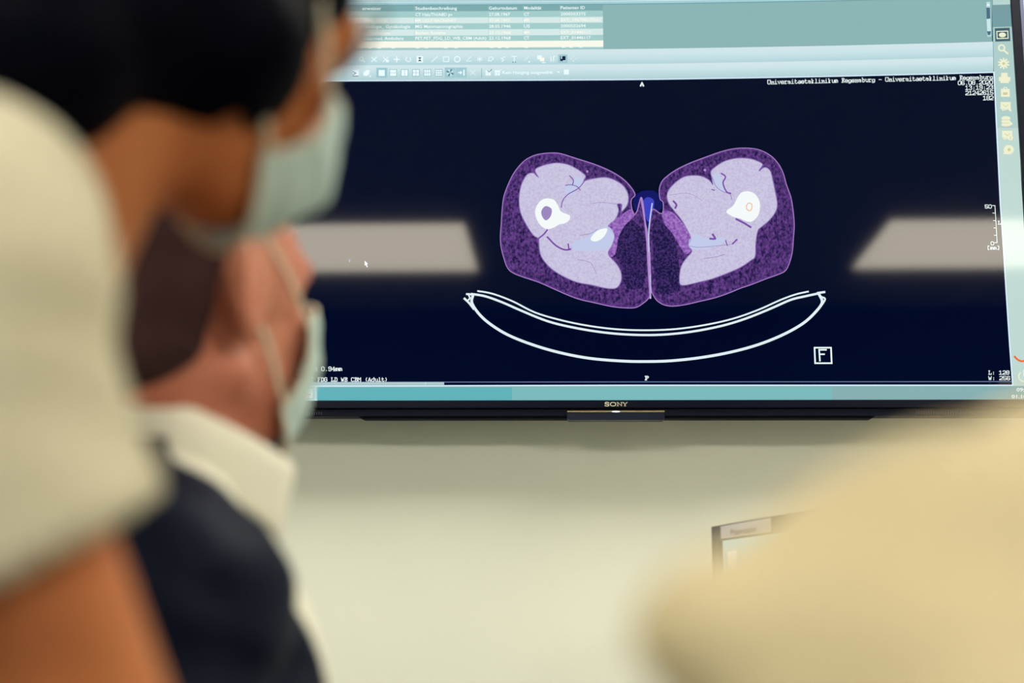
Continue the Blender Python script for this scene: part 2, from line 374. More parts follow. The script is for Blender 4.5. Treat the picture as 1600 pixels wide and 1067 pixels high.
# --- lettering
_tc = {}
def glyphs(txt, bold):
    if (txt, bold) not in _tc:
        cu = bpy.data.curves.new('t', 'FONT'); cu.body = txt; cu.size = 1; cu.offset = bold; cu.resolution_u = 2; cu.fill_mode = 'FRONT'
        o = bpy.data.objects.new('t', cu); C.objects.link(o); dg = bpy.context.evaluated_depsgraph_get(); me = bpy.data.meshes.new_from_object(o.evaluated_get(dg))
        _tc[(txt, bold)] = ([(v.co.x, v.co.y) for v in me.vertices], [tuple(p.vertices) for p in me.polygons]); bpy.data.objects.remove(o); bpy.data.meshes.remove(me)
    return _tc[(txt, bold)]
def text(s, txt, x0, x1, yb, h, k, lay, slope=0, lean=0, bold=.03):
    vs, fs = glyphs(txt, bold)
    if not vs: return
    a = min(v[0] for v in vs); b = max(v[0] for v in vs)
    P = [(x0+(v[0]-a)/(b-a)*(x1-x0), yb-v[1]/.72*h) for v in vs]; P = [(x+(yb-y)*-lean, y+slope*(x-x0)) for x, y in P]
    for f in fs: s.poly([P[i] for i in f], k, lay)
MONO = {  # strokes on a 4 x 6 cell, pairs of digits, slab serifs included
 'U': '0601103041 46|0626|3646', 'n': '0414|1410|1233344340|0020|3040', 'i': '1424|2420|0040|2626', 'v': '042044|0414|3444', 'e': '02424334140301103041', 'r': '0414|1410|0030|12243444',
 's': '431403324130 01', 't': '161120304 1|0434', 'a': '14344340|420201103041', 'k': '0616|1610|1234|1230|0020', 'l': '1626|2620|0040', 'u': '0414|1411203041|4440', 'm': '0410|0414|0400|1434|2420|3443|4340',
 'g': '454120100 1|4515040312 42', 'b': '0616|1610|1334434130 10', 'R': '0636|1610|36453413|2340|0020', 'd': '3646|4640|34140301103041', 'A': '0026|2640|1232|0010|3040', 'P': '0636|1610|36453313|0020',
 'F': '0646|1610|1333|0020', 'D': '0636|1610|3645413000', 'G': '45361605011030414323', 'L': '0626|1610|0040|4042', 'W': '0610|1024|2430|3046', 'B': '0636|1610|36453413|34413000', 'C': '453616050110 3041',
 'M': '0600|0623|2346|4640|0010|3040', 'E': '0646|1610|0040|1333', 'T': '0646|2620|1030|0605|4645',
 '0': '160501103041453616', '1': '0526|2620|0040', '2': '05163645430100 40', '3': '051636453423|3442413010 01', '4': '3036|360242|2040', '5': '460603334241301001', '6': '453616050110304142331302', '8': '160504130201103041423313|33444536 16', '9': '0110304145361605041333 44',
 '.': '2021', '-': '0343', ':': '2021|2324', '(': '36242230', ')': '16242210', '[': '36161030', ']': '16363010', '/': '0046'}
def mono(s, txt, x0, x1, yb, h, k, lay, slope=0, wd=1.15):
    n = len(txt); p = (x1-x0)/n
    for i, ch in enumerate(txt):
        g = MONO.get(ch, '')
        for pl in g.split('|'):
            pl = pl.replace(' ', ''); pts = [(int(pl[j]), int(pl[j+1])) for j in range(0, len(pl)-1, 2)]
            if not pts: continue
            P = [(x0+i*p+p*(.08+.78*a/4), yb-h*(b-(1.4 if ch == 'g' else 0))/6) for a, b in pts]; P = [(x, y+slope*(x-x0)) for x, y in P]
            if len(P) == 1 or P[0] == P[-1] and len(P) == 2: s.disc(P[0][0], P[0][1], wd*.6, k, lay)
            else: s.strip(P, wd, k, lay)

tbl = Sheet()
rows = [(-117.0, -108.0, 'head'), (-108.0, -98.3, 'rowd'), (-98.3, -89.2, 'rowl'), (-89.2, -79.7, 'rowd'), (-79.7, -70.0, 'rowl'), (-70.0, -61.3, 'rowd'), (-61.3, -51.2, 'yel'), (-51.2, -48.4, 'rowd')]
for i, (a, b, k) in enumerate(rows): hband(tbl, a, b, LX, 941.8+i*.15, k, 3)
for x in (647.6, 763.5, 817.5, 875): tbl.strip([(x, yt(x, -117)), (x+.4, yt(x, -61.5))], .5, 'press', 4)
def trow(i, x0, x1, txt, k='textw', h=5.0, bold=.016):
    a, b, _ = rows[i]; yb = yt((x0+x1)/2, b)-2.2-(0 if i else .1); sl = (yt(x1, 0)-yt(x0, 0))/(x1-x0); text(tbl, txt, x0, x1, yb-sl*(x1-x0)/2, h, k, 5, sl, bold=bold)
trow(0, 566, 596, 'erweiser'); trow(0, 649, 714, 'Studienbeschreibung'); trow(0, 764, 808, 'Geburtsdatum'); trow(0, 819, 846, 'Modalität'); trow(0, 876, 914, 'Patienten ID')
trow(1, 649, 707, 'CT Hals/TH/ABD pv'); trow(1, 764, 797, '27.08.1967'); trow(1, 818.5, 827, 'CT'); trow(1, 876, 915, '2000503375')
trow(2, 568, 606, 'LAND, ANNA', 'yel', 4.6); trow(2, 649, 713, 'MR LILLY BACKENET', 'yel', 4.6); trow(2, 764, 797, '27.08.1967', 'yel', 4.6); trow(2, 818.5, 828, 'MR', 'yel', 4.6); trow(2, 876, 938, 'EXT_196708270261', 'yel', 4.6)
trow(3, 560, 641, 'gynäkologie_ Gynäkologie'); trow(3, 649, 723, 'MG Mammasonographie'); trow(3, 764, 798, '28.05.1946'); trow(3, 818.5, 828, 'US'); trow(3, 876, 915, '2000502694')
trow(4, 566, 609, 'Strahlentherapie', 'yel', 4.6); trow(4, 649, 696, 'Becken Routine', 'yel', 4.6); trow(4, 764, 798, '22.12.1968', 'yel', 4.6); trow(4, 818.5, 828, 'MR', 'yel', 4.6); trow(4, 876, 923, 'EXT_01446117', 'yel', 4.6)
trow(5, 560, 631, 'Nuklearmed. Ambulanz'); trow(5, 649, 760, 'PET,PET_FDG_LD_WB_CBM (Adult)'); trow(5, 764, 798, '22.12.1968'); trow(5, 818.5, 827, 'CT'); trow(5, 876, 923, 'EXT_01446117')
for x0 in (575, 590, 612, 650, 664, 694, 710, 766, 778, 790, 820, 878, 890, 905): tbl.strip([(x0, yt(x0, -50.6)), (x0+5, yt(x0+5, -50.6))], .9, 'textw', 5)
# tool bar icons
def I(x, y, k='white'):
    return x, y
yA = 93.0
def ic(x, dy=0): return x, yt(x, -33+dy)
x, y = ic(565.5); tbl.ring(x-1, y-1, 2.9, 1.1, 'textw', 5); tbl.strip([(x+1.5, y+1.6), (x+4.5, y+4)], 1.3, 'textw', 5)
for xx in (584.5, 602.5):
    x, y = ic(xx); tbl.strip([(x-4, y-3.6), (x+4, y+3.6)], 1.3, 'white', 5); tbl.strip([(x-4, y+3.6), (x+4, y-3.6)], 1.3, 'white', 5)
tbl.poly([(603, 93.5), (607.5, 93.5), (607.5, 97.5), (603, 97.5)], 'white', 6)
x, y = ic(620); tbl.strip([(x-4.2, y), (x+4.2, y)], 1.7, 'white', 5); tbl.strip([(x, y-4.2), (x, y+4.2)], 1.7, 'white', 5)
x, y = ic(638); tbl.ring(x, y, 3.7, 1.2, 'white', 5, -.8, 4.3)
x, y = ic(656); tbl.poly([(x-5, y-5), (x+5, y-5), (x+5, y+5), (x-5, y+5)], 'white', 5); tbl.poly([(x-3, y-3), (x+3, y-3), (x, y)], 'ink', 6); tbl.poly([(x-3, y+3), (x, y), (x+3, y+3)], 'ink', 6)
x, y = ic(679); tbl.strip([(x-4.5, y+4), (x+4.5, y-4)], 1.2, 'white', 5)
x, y = ic(697); tbl.strip([(x-4.2, y-3.6), (x+4.2, y-3.6), (x+4.2, y+3.6), (x-4.2, y+3.6)], 1.2, 'white', 5, True)
x, y = ic(714.5); tbl.ring(x, y, 4.3, 1.6, 'white', 5)
x, y = ic(732.5); tbl.strip([(x+3.5, y-4), (x-4, y+3), (x+4, y+3)], 1.2, 'white', 5)
x, y = ic(749.5); [tbl.strip([(x-4*math.cos(a), y-4*math.sin(a)), (x+4*math.cos(a), y+4*math.sin(a))], 1.1, 'white', 5) for a in (.4, 1.5, 2.6)]
x, y = ic(767); tbl.strip([(x-4, y+2.5), (x-2.5, y-2.5), (x+1.5, y-3.3), (x+4, y-.5), (x, y+3)], 1.2, 'white', 5, True)
x, y = ic(785.5); tbl.strip([(x+4, y-3.5), (x-3, y-1), (x+1.5, y+1), (x-1, y+4)], 1.2, 'white', 5)
x, y = ic(803.5); tbl.strip([(x-4, y-4), (x+4, y-4)], 1.2, 'white', 5); tbl.strip([(x, y-4), (x, y+3.4)], 1.2, 'white', 5); tbl.disc(x-2, y+5, .8, 'ink', 5); tbl.disc(x+2, y+5, .8, 'ink', 5)
x, y = ic(824); tbl.strip([(x-4, y+2), (x+2, y-4)], 1, 'soft', 5); tbl.disc(x+3, y+4.5, 1.4, 'white', 5)
x, y = ic(845); tbl.poly([(x-5.5, y-5.5), (x+1.5, y-5.5), (x+1.5, y+1), (x-5.5, y+1)], 'white', 5); tbl.poly([(x-1, y-2), (x+5.5, y-2), (x+5.5, y+4), (x-1, y+4)], 'yel', 6); tbl.strip([(x+2, y+6), (x+7, y+6)], 1.3, 'white', 5)
x, y = ic(863); tbl.strip([(x-2, y-3), (x-2, y+4)], 1.4, 'white', 5); tbl.strip([(x+2, y+4), (x+2, y-3), (x+4, y-4)], 1.4, 'white', 5)
x, y = ic(879.5); tbl.poly([(x-7.3, y-6.6), (x+7.3, y-6.8), (x+7.3, y+6.6), (x-7.3, y+6.8)], 'press', 5); tbl.poly([(x-4.2, y-4), (x+4.2, y-4), (x+4.2, y+3.6), (x-4.2, y+3.6)], 'navy', 6); tbl.strip([(x-2, y-4), (x-2, y)], 1.3, 'wline', 7); tbl.strip([(x+.5, y+3.2), (x+4, y+3.2)], 1.2, 'wline', 7)
x, y = ic(896); [tbl.disc(x+a, y+b, 1, 'soft', 5) for a, b in ((-3.5, 0), (3.5, 0), (0, 3.5), (0, -3.5))]
def ib(x): return x, yt(x, -12.0)
x, y = ib(556); tbl.poly([(x-4.4, y-4.5), (x+4.6, y-4.8), (x+4.6, y+5), (x-4.4, y+4.8)], 'white', 5); tbl.strip([(x-5, y+4.8), (x+4, y+4.8)], 1, 'ink', 6); tbl.strip([(x-4, y-2), (x, y+.5), (x-4, y+2.6)], 1.2, 'scrub', 6)
x, y = ib(573); tbl.poly([(x-5, y-1), (x+1, y-5), (x+5, y-4), (x+3.6, y+3), (x-1, y+5), (x-5, y+4)], 'white', 5); tbl.disc(x+5.5, y+5, 1.3, 'white', 5)
def tiles(x, nx, ny, press=False):
    x, y = ib(x); tbl.poly([(x-5.9, y-5.6), (x+5.9, y-5.7), (x+5.9, y+5.8), (x-5.9, y+5.8)], 'sep', 5)
    for i in range(nx):
        for j in range(ny):
            wx, wy = 10.4/nx, 10.2/ny; tbl.poly([(x-5.2+i*wx+.3, y-5+j*wy+.3), (x-5.2+(i+1)*wx-.3, y-5+j*wy+.3), (x-5.2+(i+1)*wx-.3, y-5+(j+1)*wy-.3), (x-5.2+i*wx+.3, y-5+(j+1)*wy-.3)], 'white', 6)
for xx, wd in ((596.7, 8.7), (703.3, 8.2), (720.7, 8.6)):
    x, y = ib(xx); tbl.poly([(x-wd, y-8), (x+wd, y-8), (x+wd, y+7.8), (x-wd, y+7.8)], 'press', 4)
for xx, a, b in ((596.5, 1, 1), (614.3, 1, 2), (632.2, 2, 1), (650, 2, 2), (667.8, 3, 2), (685.6, 3, 3)): tiles(xx, a, b)
x, y = ib(703.3); [tbl.strip([(x+2*math.cos(a), y+2*math.sin(a)), (x+5.5*math.cos(a), y+5.5*math.sin(a))], 1.3, 'wline' if i % 2 else 'ink', 6) for i, a in enumerate([j*.785+.39 for j in range(8)])]
x, y = ib(720.7); tbl.strip([(x-5, y), (x-1, y)], 1.4, 'white', 6); tbl.poly([(x-2, y-3), (x+2, y), (x-2, y+3)], 'white', 6); tbl.strip([(x+4.3, y-4), (x+4.3, y+4)], 2.2, 'white', 6)
x, y = ib(739); tbl.strip([(x-4, y-3.6), (x+4, y+3.6)], 1, 'soft', 5); tbl.strip([(x-4, y+3.6), (x+4, y-3.6)], 1, 'soft', 5)
tbl.strip([(752.5, 107), (752.5, 121)], 1, 'sep', 5)
for xx in (763, 777.5):
    x, y = ib(xx); [tbl.poly([(x+a, y+b), (x+a+3.8, y+b), (x+a+3.8, y+b+3.8), (x+a, y+b+3.8)], 'white', 6) for a in (-4.4, 0) for b in (-3.6, .8)]; tbl.strip([(x-1, y-3), (x+1.5, y-1), (x+5.5, y-5)], 1, 'scrub' if xx < 770 else 'white', 7)
text(tbl, 'Kein Hanging ausgewählt', 785, 864, yt(820, -9.6), 4.8, 'white', 6, -.004, bold=.02)
x, y = ib(872.5); tbl.poly([(x-2.8, y-1), (x+2.8, y-1), (x, y+1.4)], 'white', 6); x, y = ib(885); tbl.poly([(x-3.8, y-4), (x+3.8, y-4), (x+3.8, y+3.6), (x-3.8, y+3.6)], 'white', 6)
# scroll bar at the right of the list
tbl.poly([(1541, 3), (1547, 3), (1548.5, 57), (1542.5, 58)], 'scrubl', 4); tbl.poly([(1541, 12), (1546.6, 12), (1547.2, 30), (1541.6, 30)], 'scrub', 5); tbl.poly([(1541.3, 30), (1547.2, 29), (1548.4, 49), (1542.5, 49)], 'bar0', 5)
tbl.poly([(1542.3, 49), (1548, 49), (1547.4, 54), (1545, 55.5), (1543, 54)], 'scrub', 5); tbl.poly([(1541, 9), (1543.8, 5.5), (1546.5, 9)], 'white', 5)
# side bar icons
tbl.poly([(1554, 44.5), (1577.4, 43.5), (1578.6, 64.5), (1555, 65.3)], 'darkbox', 6); tbl.strip([(1557.2, 49.5), (1574.4, 48.8), (1575, 60), (1557.8, 60.6)], 1.5, 'cream', 7, True); tbl.disc(1566, 54.8, 5.6, 'cream', 7, 3.8)
tbl.ring(1564.8, 75, 4.6, 2.4, 'cream', 6); tbl.strip([(1568.5, 79), (1574.6, 84)], 2.6, 'cream', 6)
tbl.disc(1568, 99.5, 5.8, 'cream', 6); [tbl.strip([(1568+5*math.cos(a), 99.5+5*math.sin(a)), (1568+8.3*math.cos(a), 99.5+8*math.sin(a))], 2.4, 'cream', 6) for a in [i*.628+.3 for i in range(10)]]; tbl.disc(1568, 99.5, 2.2, 'creamd', 7)
tbl.poly([(1564, 114), (1574, 114), (1574.5, 121), (1564, 121)], 'cream', 6); tbl.poly([(1560.5, 120.5), (1578.5, 120.5), (1578.5, 127), (1560.5, 127)], 'cream', 6); tbl.poly([(1563, 126), (1576, 126), (1576.5, 130), (1563, 130)], 'cream', 6)
tbl.poly([(1563.5, 139), (1577.3, 139), (1577.8, 151.5), (1564, 151.5)], 'cream', 6); tbl.strip([(1568, 139), (1569, 136.8), (1572.4, 136.8), (1573.3, 139)], 1.4, 'cream', 6); tbl.poly([(1567, 144.5), (1574, 144.5), (1574, 148.5), (1567, 148.5)], 'creamd', 7)
def sheet_ic(x, y): tbl.poly([(x-8, y-6.5), (x+8, y-6.5), (x+8.2, y+4.5), (x-7.8, y+4.5)], 'cream', 6); tbl.strip([(x-5, y+4.5), (x-4.5, y+6.5), (x+2, y+5)], 1.6, 'cream', 6); tbl.strip([(x-4, y-2), (x, y+1), (x+4, y-2)], .9, 'creamd', 7)
sheet_ic(1571, 166); tbl.strip([(1573, 168), (1579, 173)], 3, 'cream', 8)
for i in range(3): tbl.disc(1571.5, 185+i*5, 7.2, 'cream', 6+i, 3.4); tbl.strip([(1565, 187.6+i*5), (1578, 187.6+i*5)], .7, 'creamd', 9)
tbl.disc(1579, 193.5, 2.6, 'cream', 10)
sheet_ic(1573.5, 211); tbl.disc(1578.5, 215.5, 4.2, 'cream', 8); tbl.strip([(1578.5, 213), (1578.6, 218)], .9, 'creamd', 9)
tbl.disc(1576, 234, 8.2, 'cream', 6, 7.4); tbl.poly([(1567, 241), (1571, 234), (1575, 241)], 'cream', 6); tbl.disc(1576.5, 234, 2.4, 'creamd', 7)
tbl.strip(spline([(1585, 557), (1590, 562), (1597, 564.5), (1604, 562), (1609, 556)], 4, False), 3, 'orange', 6)
tbl.ring(1599.5, 588, 8, 1.8, 'cream', 6, -.9, 4.0); tbl.strip([(1599.5, 578), (1599.5, 587)], 1.8, 'cream', 6)
text(tbl, '09:14', 1588, 1611, 611.6, 5.6, 'textw', 6); text(tbl, '01.10.', 1580.4, 1606, 622.3, 5.6, 'textw', 6)
tbl.build('viewer_interface', tv)

# --- scan image
scan = Sheet()
sl = -.0228
mono(scan, 'Universitaetsklinikum Regensburg - Universitaetsklinikum Regensburg', 1199, 1551.5, 131.6, 6.2, 'textw', 5, sl, 1.0)
mono(scan, '06.08.2020', 1496.5, 1551.5, 132.8, 6, 'textw', 5, sl, 1.05); mono(scan, '13:19:23', 1508, 1552, 140.4, 6, 'textw', 5, sl, 1.05); mono(scan, '21242615', 1508.3, 1552.3, 148.6, 6, 'textw', 5, sl, 1.05); mono(scan, '182', 1535.6, 1552.5, 156.4, 6, 'textw', 5, sl, 1.05)
mono(scan, 'A', 999.8, 1006.8, 134.5, 5.6, 'textw', 5, 0, 1.5); mono(scan, 'P', 1007.4, 1014, 593.6, 5.6, 'textw', 5, 0, 1.5)
mono(scan, 'L: 128', 1544, 1577.4, 585, 5.6, 'textw', 5, 0, 1.05); mono(scan, 'W: 256', 1544, 1578.6, 593.6, 5.6, 'textw', 5, 0, 1.05)
mono(scan, '2.84 0.94mm', 474.5, 535, 579.3, 6, 'textw', 6, 0, 1.1); mono(scan, 'PET FDG LD WB CBM (Adult)', 475, 606.5, 596, 5.8, 'textw', 6, 0, 1.1)
mono(scan, '50', 1538.6, 1549.8, 325.4, 5.2, 'textw', 6, 0, 1.05); mono(scan, '0', 1547.6, 1553.2, 383, 5, 'textw', 6, 0, 1.05); mono(scan, '[mm]', 1542, 1562, 390, 5.4, 'textw', 6, 0, 1.2); mono(scan, 'L', 1558.8, 1564, 350.6, 4.8, 'textw', 6, 0, 1.2)
scan.strip([(1550.5, 321.3), (1554.4, 321.3), (1557.7, 379.3), (1553.6, 379.3)], 1.1, 'textw', 6)
for i, (xx, yy) in enumerate(((1555, 333), (1555.8, 344.8), (1556.4, 356.3), (1557, 367.8))): scan.strip([(xx-4, yy), (xx, yy)], 1.0, 'textw', 6)
scan.strip([(1272.6, 543.3), (1298.3, 543.3), (1299.4, 567.5), (1273.6, 567.5)], 2.4, 'white', 6, True)
scan.strip([(1291, 546.6), (1279.8, 546.6), (1281, 564)], 2.3, 'white', 6); scan.strip([(1281, 553.5), (1288, 553.5)], 2.3, 'white', 6)
scan.poly([(569.8, 407.5), (575.2, 412.6), (573, 413), (574.8, 417), (573.4, 417.8), (571.8, 413.8), (570.2, 415.4)], 'white', 6)
scan.poly([(545, 404), (548.5, 407.5), (547, 408), (548, 410.4), (546.6, 410.8), (545, 408.5)], 'grey', 5)
def TL(p): return [(760+u/3.68, 210+v/3.68) for u, v in p]
def TR(p): return [(1010+u/3.68, 210+v/3.68) for u, v in p]
LO = [(300,115),(370,107),(430,112),(520,140),(620,172),(700,205),(770,245),(820,290),(855,345),(835,372),(832,400),(840,440),(850,462),(868,440),(878,400),(890,362),(900,390),(908,450),(915,510),(925,560),(930,650),(935,750),(942,850),(948,905),(930,945),(900,972),(860,995),(800,998),(720,990),(620,968),(540,950),(470,925),(380,885),(300,850),(210,820),(150,795),(120,765),(100,710),(85,650),(80,590),(85,520),(90,440),(100,360),(125,290),(160,220),(210,160),(255,130)]
RO = [(75,350),(75,310),(90,270),(120,240),(170,205),(240,170),(330,135),(430,100),(510,82),(590,80),(650,90),(710,120),(755,165),(785,220),(805,290),(830,360),(842,430),(850,520),(845,600),(838,680),(820,745),(798,785),(760,805),(690,830),(600,865),(540,885),(480,910),(400,938),(300,962),(220,980),(150,988),(100,980),(60,955),(35,915),(22,880),(15,800),(12,700),(10,620),(12,560),(20,500),(22,460),(40,430),(70,450),(90,455),(97,430),(95,390),(80,375)]
for T, O in ((TL, LO), (TR, RO)):
    P = T(spline(O, 4)); scan.poly(P, 'fat', 4); scan.strip(P, 1.15, 'skin', 6, True)
    cx = sum(p[0] for p in P)/len(P); cy = sum(p[1] for p in P)/len(P)
    scan.strip([(cx+(x-cx)*.985, cy+(y-cy)*.985) for x, y in P], 1.0, 'skinr', 5, True)
scan.poly(TL(spline([(795,470),(850,500),(900,560),(918,650),(915,800),(895,880),(820,890),(785,840),(780,740),(740,690),(740,600),(760,520)], 4)), 'fatdark', 5)
scan.poly(TR(spline([(60,490),(110,520),(160,600),(180,700),(190,800),(185,880),(130,920),(70,900),(45,800),(38,650),(35,540)], 4)), 'fatdark', 5)
scan.poly(TL(spline([(700,520),(770,470),(830,430),(850,470),(800,520),(760,590),(740,690),(690,690)], 4)), 'fatpink', 6)
scan.poly(TR(spline([(95,440),(150,450),(200,500),(240,560),(270,640),(230,690),(190,640),(150,570),(100,510)], 4)), 'fatpink', 6)
scan.poly(TL(spline([(410,165),(470,175),(520,200),(560,228),(570,245),(560,268),(600,258),(680,248),(740,265),(790,300),(815,350),(812,400),(790,432),(772,446),(779,405),(752,402),(760,440),(740,490),(700,530),(735,580),(722,640),(700,688),(750,748),(775,800),(772,850),(745,884),(690,885),(600,865),(520,850),(430,810),(360,760),(315,700),(303,640),(300,600),(270,580),(230,520),(197,450),(188,380),(196,310),(215,260),(240,228),(275,224),(300,248),(280,205),(320,182),(365,170)], 4)), 'muscle', 7)
scan.strip(TL(spline([(410,165),(470,175),(520,200),(560,228),(570,245),(560,268),(600,258),(680,248),(740,265),(790,300),(815,350),(812,400),(790,432),(772,446),(779,405),(752,402),(760,440),(740,490),(700,530),(735,580),(722,640),(700,688),(750,748),(775,800),(772,850),(745,884),(690,885),(600,865),(520,850),(430,810),(360,760),(315,700),(303,640),(300,600),(270,580),(230,520),(197,450),(188,380),(196,310),(215,260),(240,228),(275,224),(300,248),(280,205),(320,182),(365,170)], 4)), 1.3, 'edge', 8, True)
scan.poly(TR(spline([(370,215),(400,185),(450,155),(520,138),(590,140),(640,155),(668,175),(648,208),(682,190),(712,212),(725,260),(740,330),(752,400),(740,450),(700,500),(660,533),(640,555),(628,625),(625,700),(600,725),(540,765),(460,800),(380,830),(300,850),(205,868),(190,830),(200,760),(230,712),(262,672),(240,640),(255,600),(235,550),(200,490),(160,440),(130,400),(118,355),(132,315),(170,275),(210,248),(250,238),(310,240),(358,262),(382,290),(378,255)], 4)), 'muscle', 7)
scan.strip(TR(spline([(370,215),(400,185),(450,155),(520,138),(590,140),(640,155),(668,175),(648,208),(682,190),(712,212),(725,260),(740,330),(752,400),(740,450),(700,500),(660,533),(640,555),(628,625),(625,700),(600,725),(540,765),(460,800),(380,830),(300,850),(205,868),(190,830),(200,760),(230,712),(262,672),(240,640),(255,600),(235,550),(200,490),(160,440),(130,400),(118,355),(132,315),(170,275),(210,248),(250,238),(310,240),(358,262),(382,290),(378,255)], 4)), 1.3, 'edge', 8, True)
def inner(T, p, k, lay): scan.poly(T(spline(p, 4)), k, lay)
def cl(T, p, wd, k='cleft', lay=9): scan.strip(T(spline(p, 4, False)), wd, k, lay)
cl(TL, [(568,262),(530,310),(470,345),(440,380),(430,420)], 1.4); cl(TL, [(478,238),(500,265),(495,290)], 1.6); cl(TL, [(455,295),(480,290),(520,300),(540,322)], 1.2)
cl(TL, [(350,550),(330,575),(300,600),(295,620)], 2.4); cl(TL, [(350,590),(400,640),(450,664),(485,660)], 2.6); cl(TL, [(470,630),(475,665)], 2.2); cl(TL, [(600,400),(660,392),(750,402)], .7, 'marrow'); cl(TL, [(540,580),(600,570),(640,545)], .8, 'marrow'); cl(TL, [(770,400),(775,450),(765,480)], 1.6); cl(TL, [(525,720),(600,740),(630,800)], .7, 'marrow'); cl(TL, [(260,200),(290,240)], 1.6)
inner(TL, [(455,300),(490,275),(520,250),(555,252),(550,300),(520,320),(490,350),(462,345)], 'bluish', 8); inner(TL, [(500,620),(560,600),(640,545),(700,530),(735,580),(715,640),(660,668),(560,672),(500,662)], 'bluish', 8)
inner(TL, [(598,600),(630,560),(665,544),(695,543),(682,580),(652,608),(620,617)], 'bone', 9)
inner(TL, [(350,368),(390,378),(412,410),(430,445),(478,466),(477,492),(450,512),(420,518),(390,535),(355,545),(320,532),(295,500),(280,452),(290,410),(315,380)], 'bone', 9); inner(TL, [(345,413),(375,430),(370,470),(345,495),(325,480),(315,450),(325,425)], 'marrow', 10)
scan.disc(*TL([(580, 214)])[0], 2, 'skin', 9); scan.disc(*TR([(336, 206)])[0], 2, 'skin', 9)
cl(TR, [(380,250),(400,300),(440,330),(480,345),(490,375)], 1.2, 'marrow'); cl(TR, [(430,225),(455,245),(440,280),(460,330),(485,340)], 2.2); cl(TR, [(375,318),(392,322)], 1.6); cl(TR, [(515,487),(560,510),(600,535)], 3); cl(TR, [(495,630),(520,605)], 2.4); cl(TR, [(365,600),(395,600),(380,575)], 3); cl(TR, [(155,385),(172,405),(165,425)], 3); cl(TR, [(130,350),(240,340),(320,380)], .6, 'marrow'); cl(TR, [(330,715),(400,705),(450,690)], .9, 'marrow'); cl(TR, [(455,610),(465,640)], 1.6); cl(TR, [(672,178),(650,210)], 1.8); cl(TR, [(240,640),(300,650),(420,640),(490,632)], .8, 'marrow')
inner(TR, [(385,240),(420,225),(430,260),(445,300),(455,330),(420,335),(395,300),(378,270)], 'bluish', 8); inner(TR, [(245,610),(290,575),(350,600),(440,590),(450,620),(380,650),(290,665),(250,650)], 'bluish', 8)
inner(TR, [(560,330),(590,328),(625,345),(650,385),(652,430),(640,470),(610,500),(580,502),(540,485),(500,475),(462,452),(466,435),(500,408),(520,370),(540,340)], 'bone', 9)
scan.strip(TR(spline([(575,410),(590,395),(606,405),(604,430),(592,440),(577,430)], 3)), 1.1, 'ring', 10, True)
# mid line
scan.poly(spline([(990,312),(1000,300),(1020,298),(1032,308),(1034,325),(1024,338),(1018,380),(1013,380),(1008,338),(992,328)], 3), 'blue', 3)
scan.poly(spline([(1004,316),(1012,308),(1022,314),(1020,330),(1016,345),(1011,345),(1006,330)], 3), 'blueg', 5)
scan.strip(spline([(1001.5,310),(1005,330),(1008,350),(1011,380),(1013,420),(1015.6,462)], 4, False), 2.2, 'skin', 8); scan.strip(spline([(1019,318),(1016,340),(1013.5,365),(1014,390),(1016,430),(1016.4,466)], 4, False), 2.0, 'bluish', 7); scan.strip([(1014.6,395),(1015.4,430),(1016,466)], 3.0, 'skin', 7)
# patient table
def TT(p): return [(700+u/2.58, 430+v/2.58) for u, v in p]
for p, wd in (([(120,64),(180,75),(260,105),(350,150),(450,180),(560,203),(680,218),(800,222),(920,217),(1040,200),(1150,175),(1250,140),(1340,100),(1400,78),(1452,66)], 2.6),
              ([(95,76),(150,85),(220,110),(300,145),(400,185),(500,210),(620,230),(740,240),(860,240),(980,228),(1100,205),(1200,175),(1300,135),(1380,100),(1440,85),(1492,74)], 3.4),
              ([(100,84),(96,110),(120,150),(165,193),(240,240),(340,280),(450,312),(570,335),(700,346),(800,348),(900,345),(1020,332),(1140,310),(1250,280),(1350,240),(1430,195),(1480,150),(1508,110),(1496,78)], 4.2),
              ([(75,76),(100,78)], 3), ([(66,94),(85,112),(104,136)], 3.4), ([(82,78),(88,92),(80,102)], 2.4), ([(1490,72),(1518,68)], 3.4), ([(1498,86),(1520,96),(1504,124)], 2.6)):
    scan.strip(TT(spline(p, 5, False)), wd, 'table', 6)
scan.build('scan_image', tv)
# maker's name on the bezel
lg = Sheet(); EM['brand'] = mat('logo_silver', (205, 200, 178), 0.4, 0.4)
lg_d = -(yf-YS)/.00012+2
def lst(p, wd): lg.strip(p, wd, 'brand', lg_d)
cx0 = 944.6; yb = 635.0; hh = 5.8
def serif(x, y, w_=2.6): lst([(x-w_/2, y), (x+w_/2, y)], .8)
lst(spline([(951.2,630.6),(949.2,629.3),(946.2,629.6),(945.4,631),(948,632),(951,633),(950.8,634.6),(948,635.2),(945.2,634.2)], 3, False), 1.3); lst([(951.2,629.2),(951.2,631)], .7); lst([(945,633.4),(945,635.2)], .7)
lst(spline([(957.8,629.4),(961,630.2),(962,632.2),(961,634.2),(957.8,635),(954.6,634.2),(953.6,632.2),(954.6,630.2)], 3), 1.3)
lst([(965.2,635),(965.2,629.5),(971,635),(971,629.4)], 1.15); serif(965,635); serif(964.6,629.4,2); serif(971,629.4)
lst([(973.6,629.6),(976.4,632.6),(979.2,629.6)], 1.2); lst([(976.4,632.4),(976.4,635)], 1.5); serif(976.4,635,3); serif(973.6,629.4); serif(979.4,629.4,2)
lg.build('maker_logo', tv)

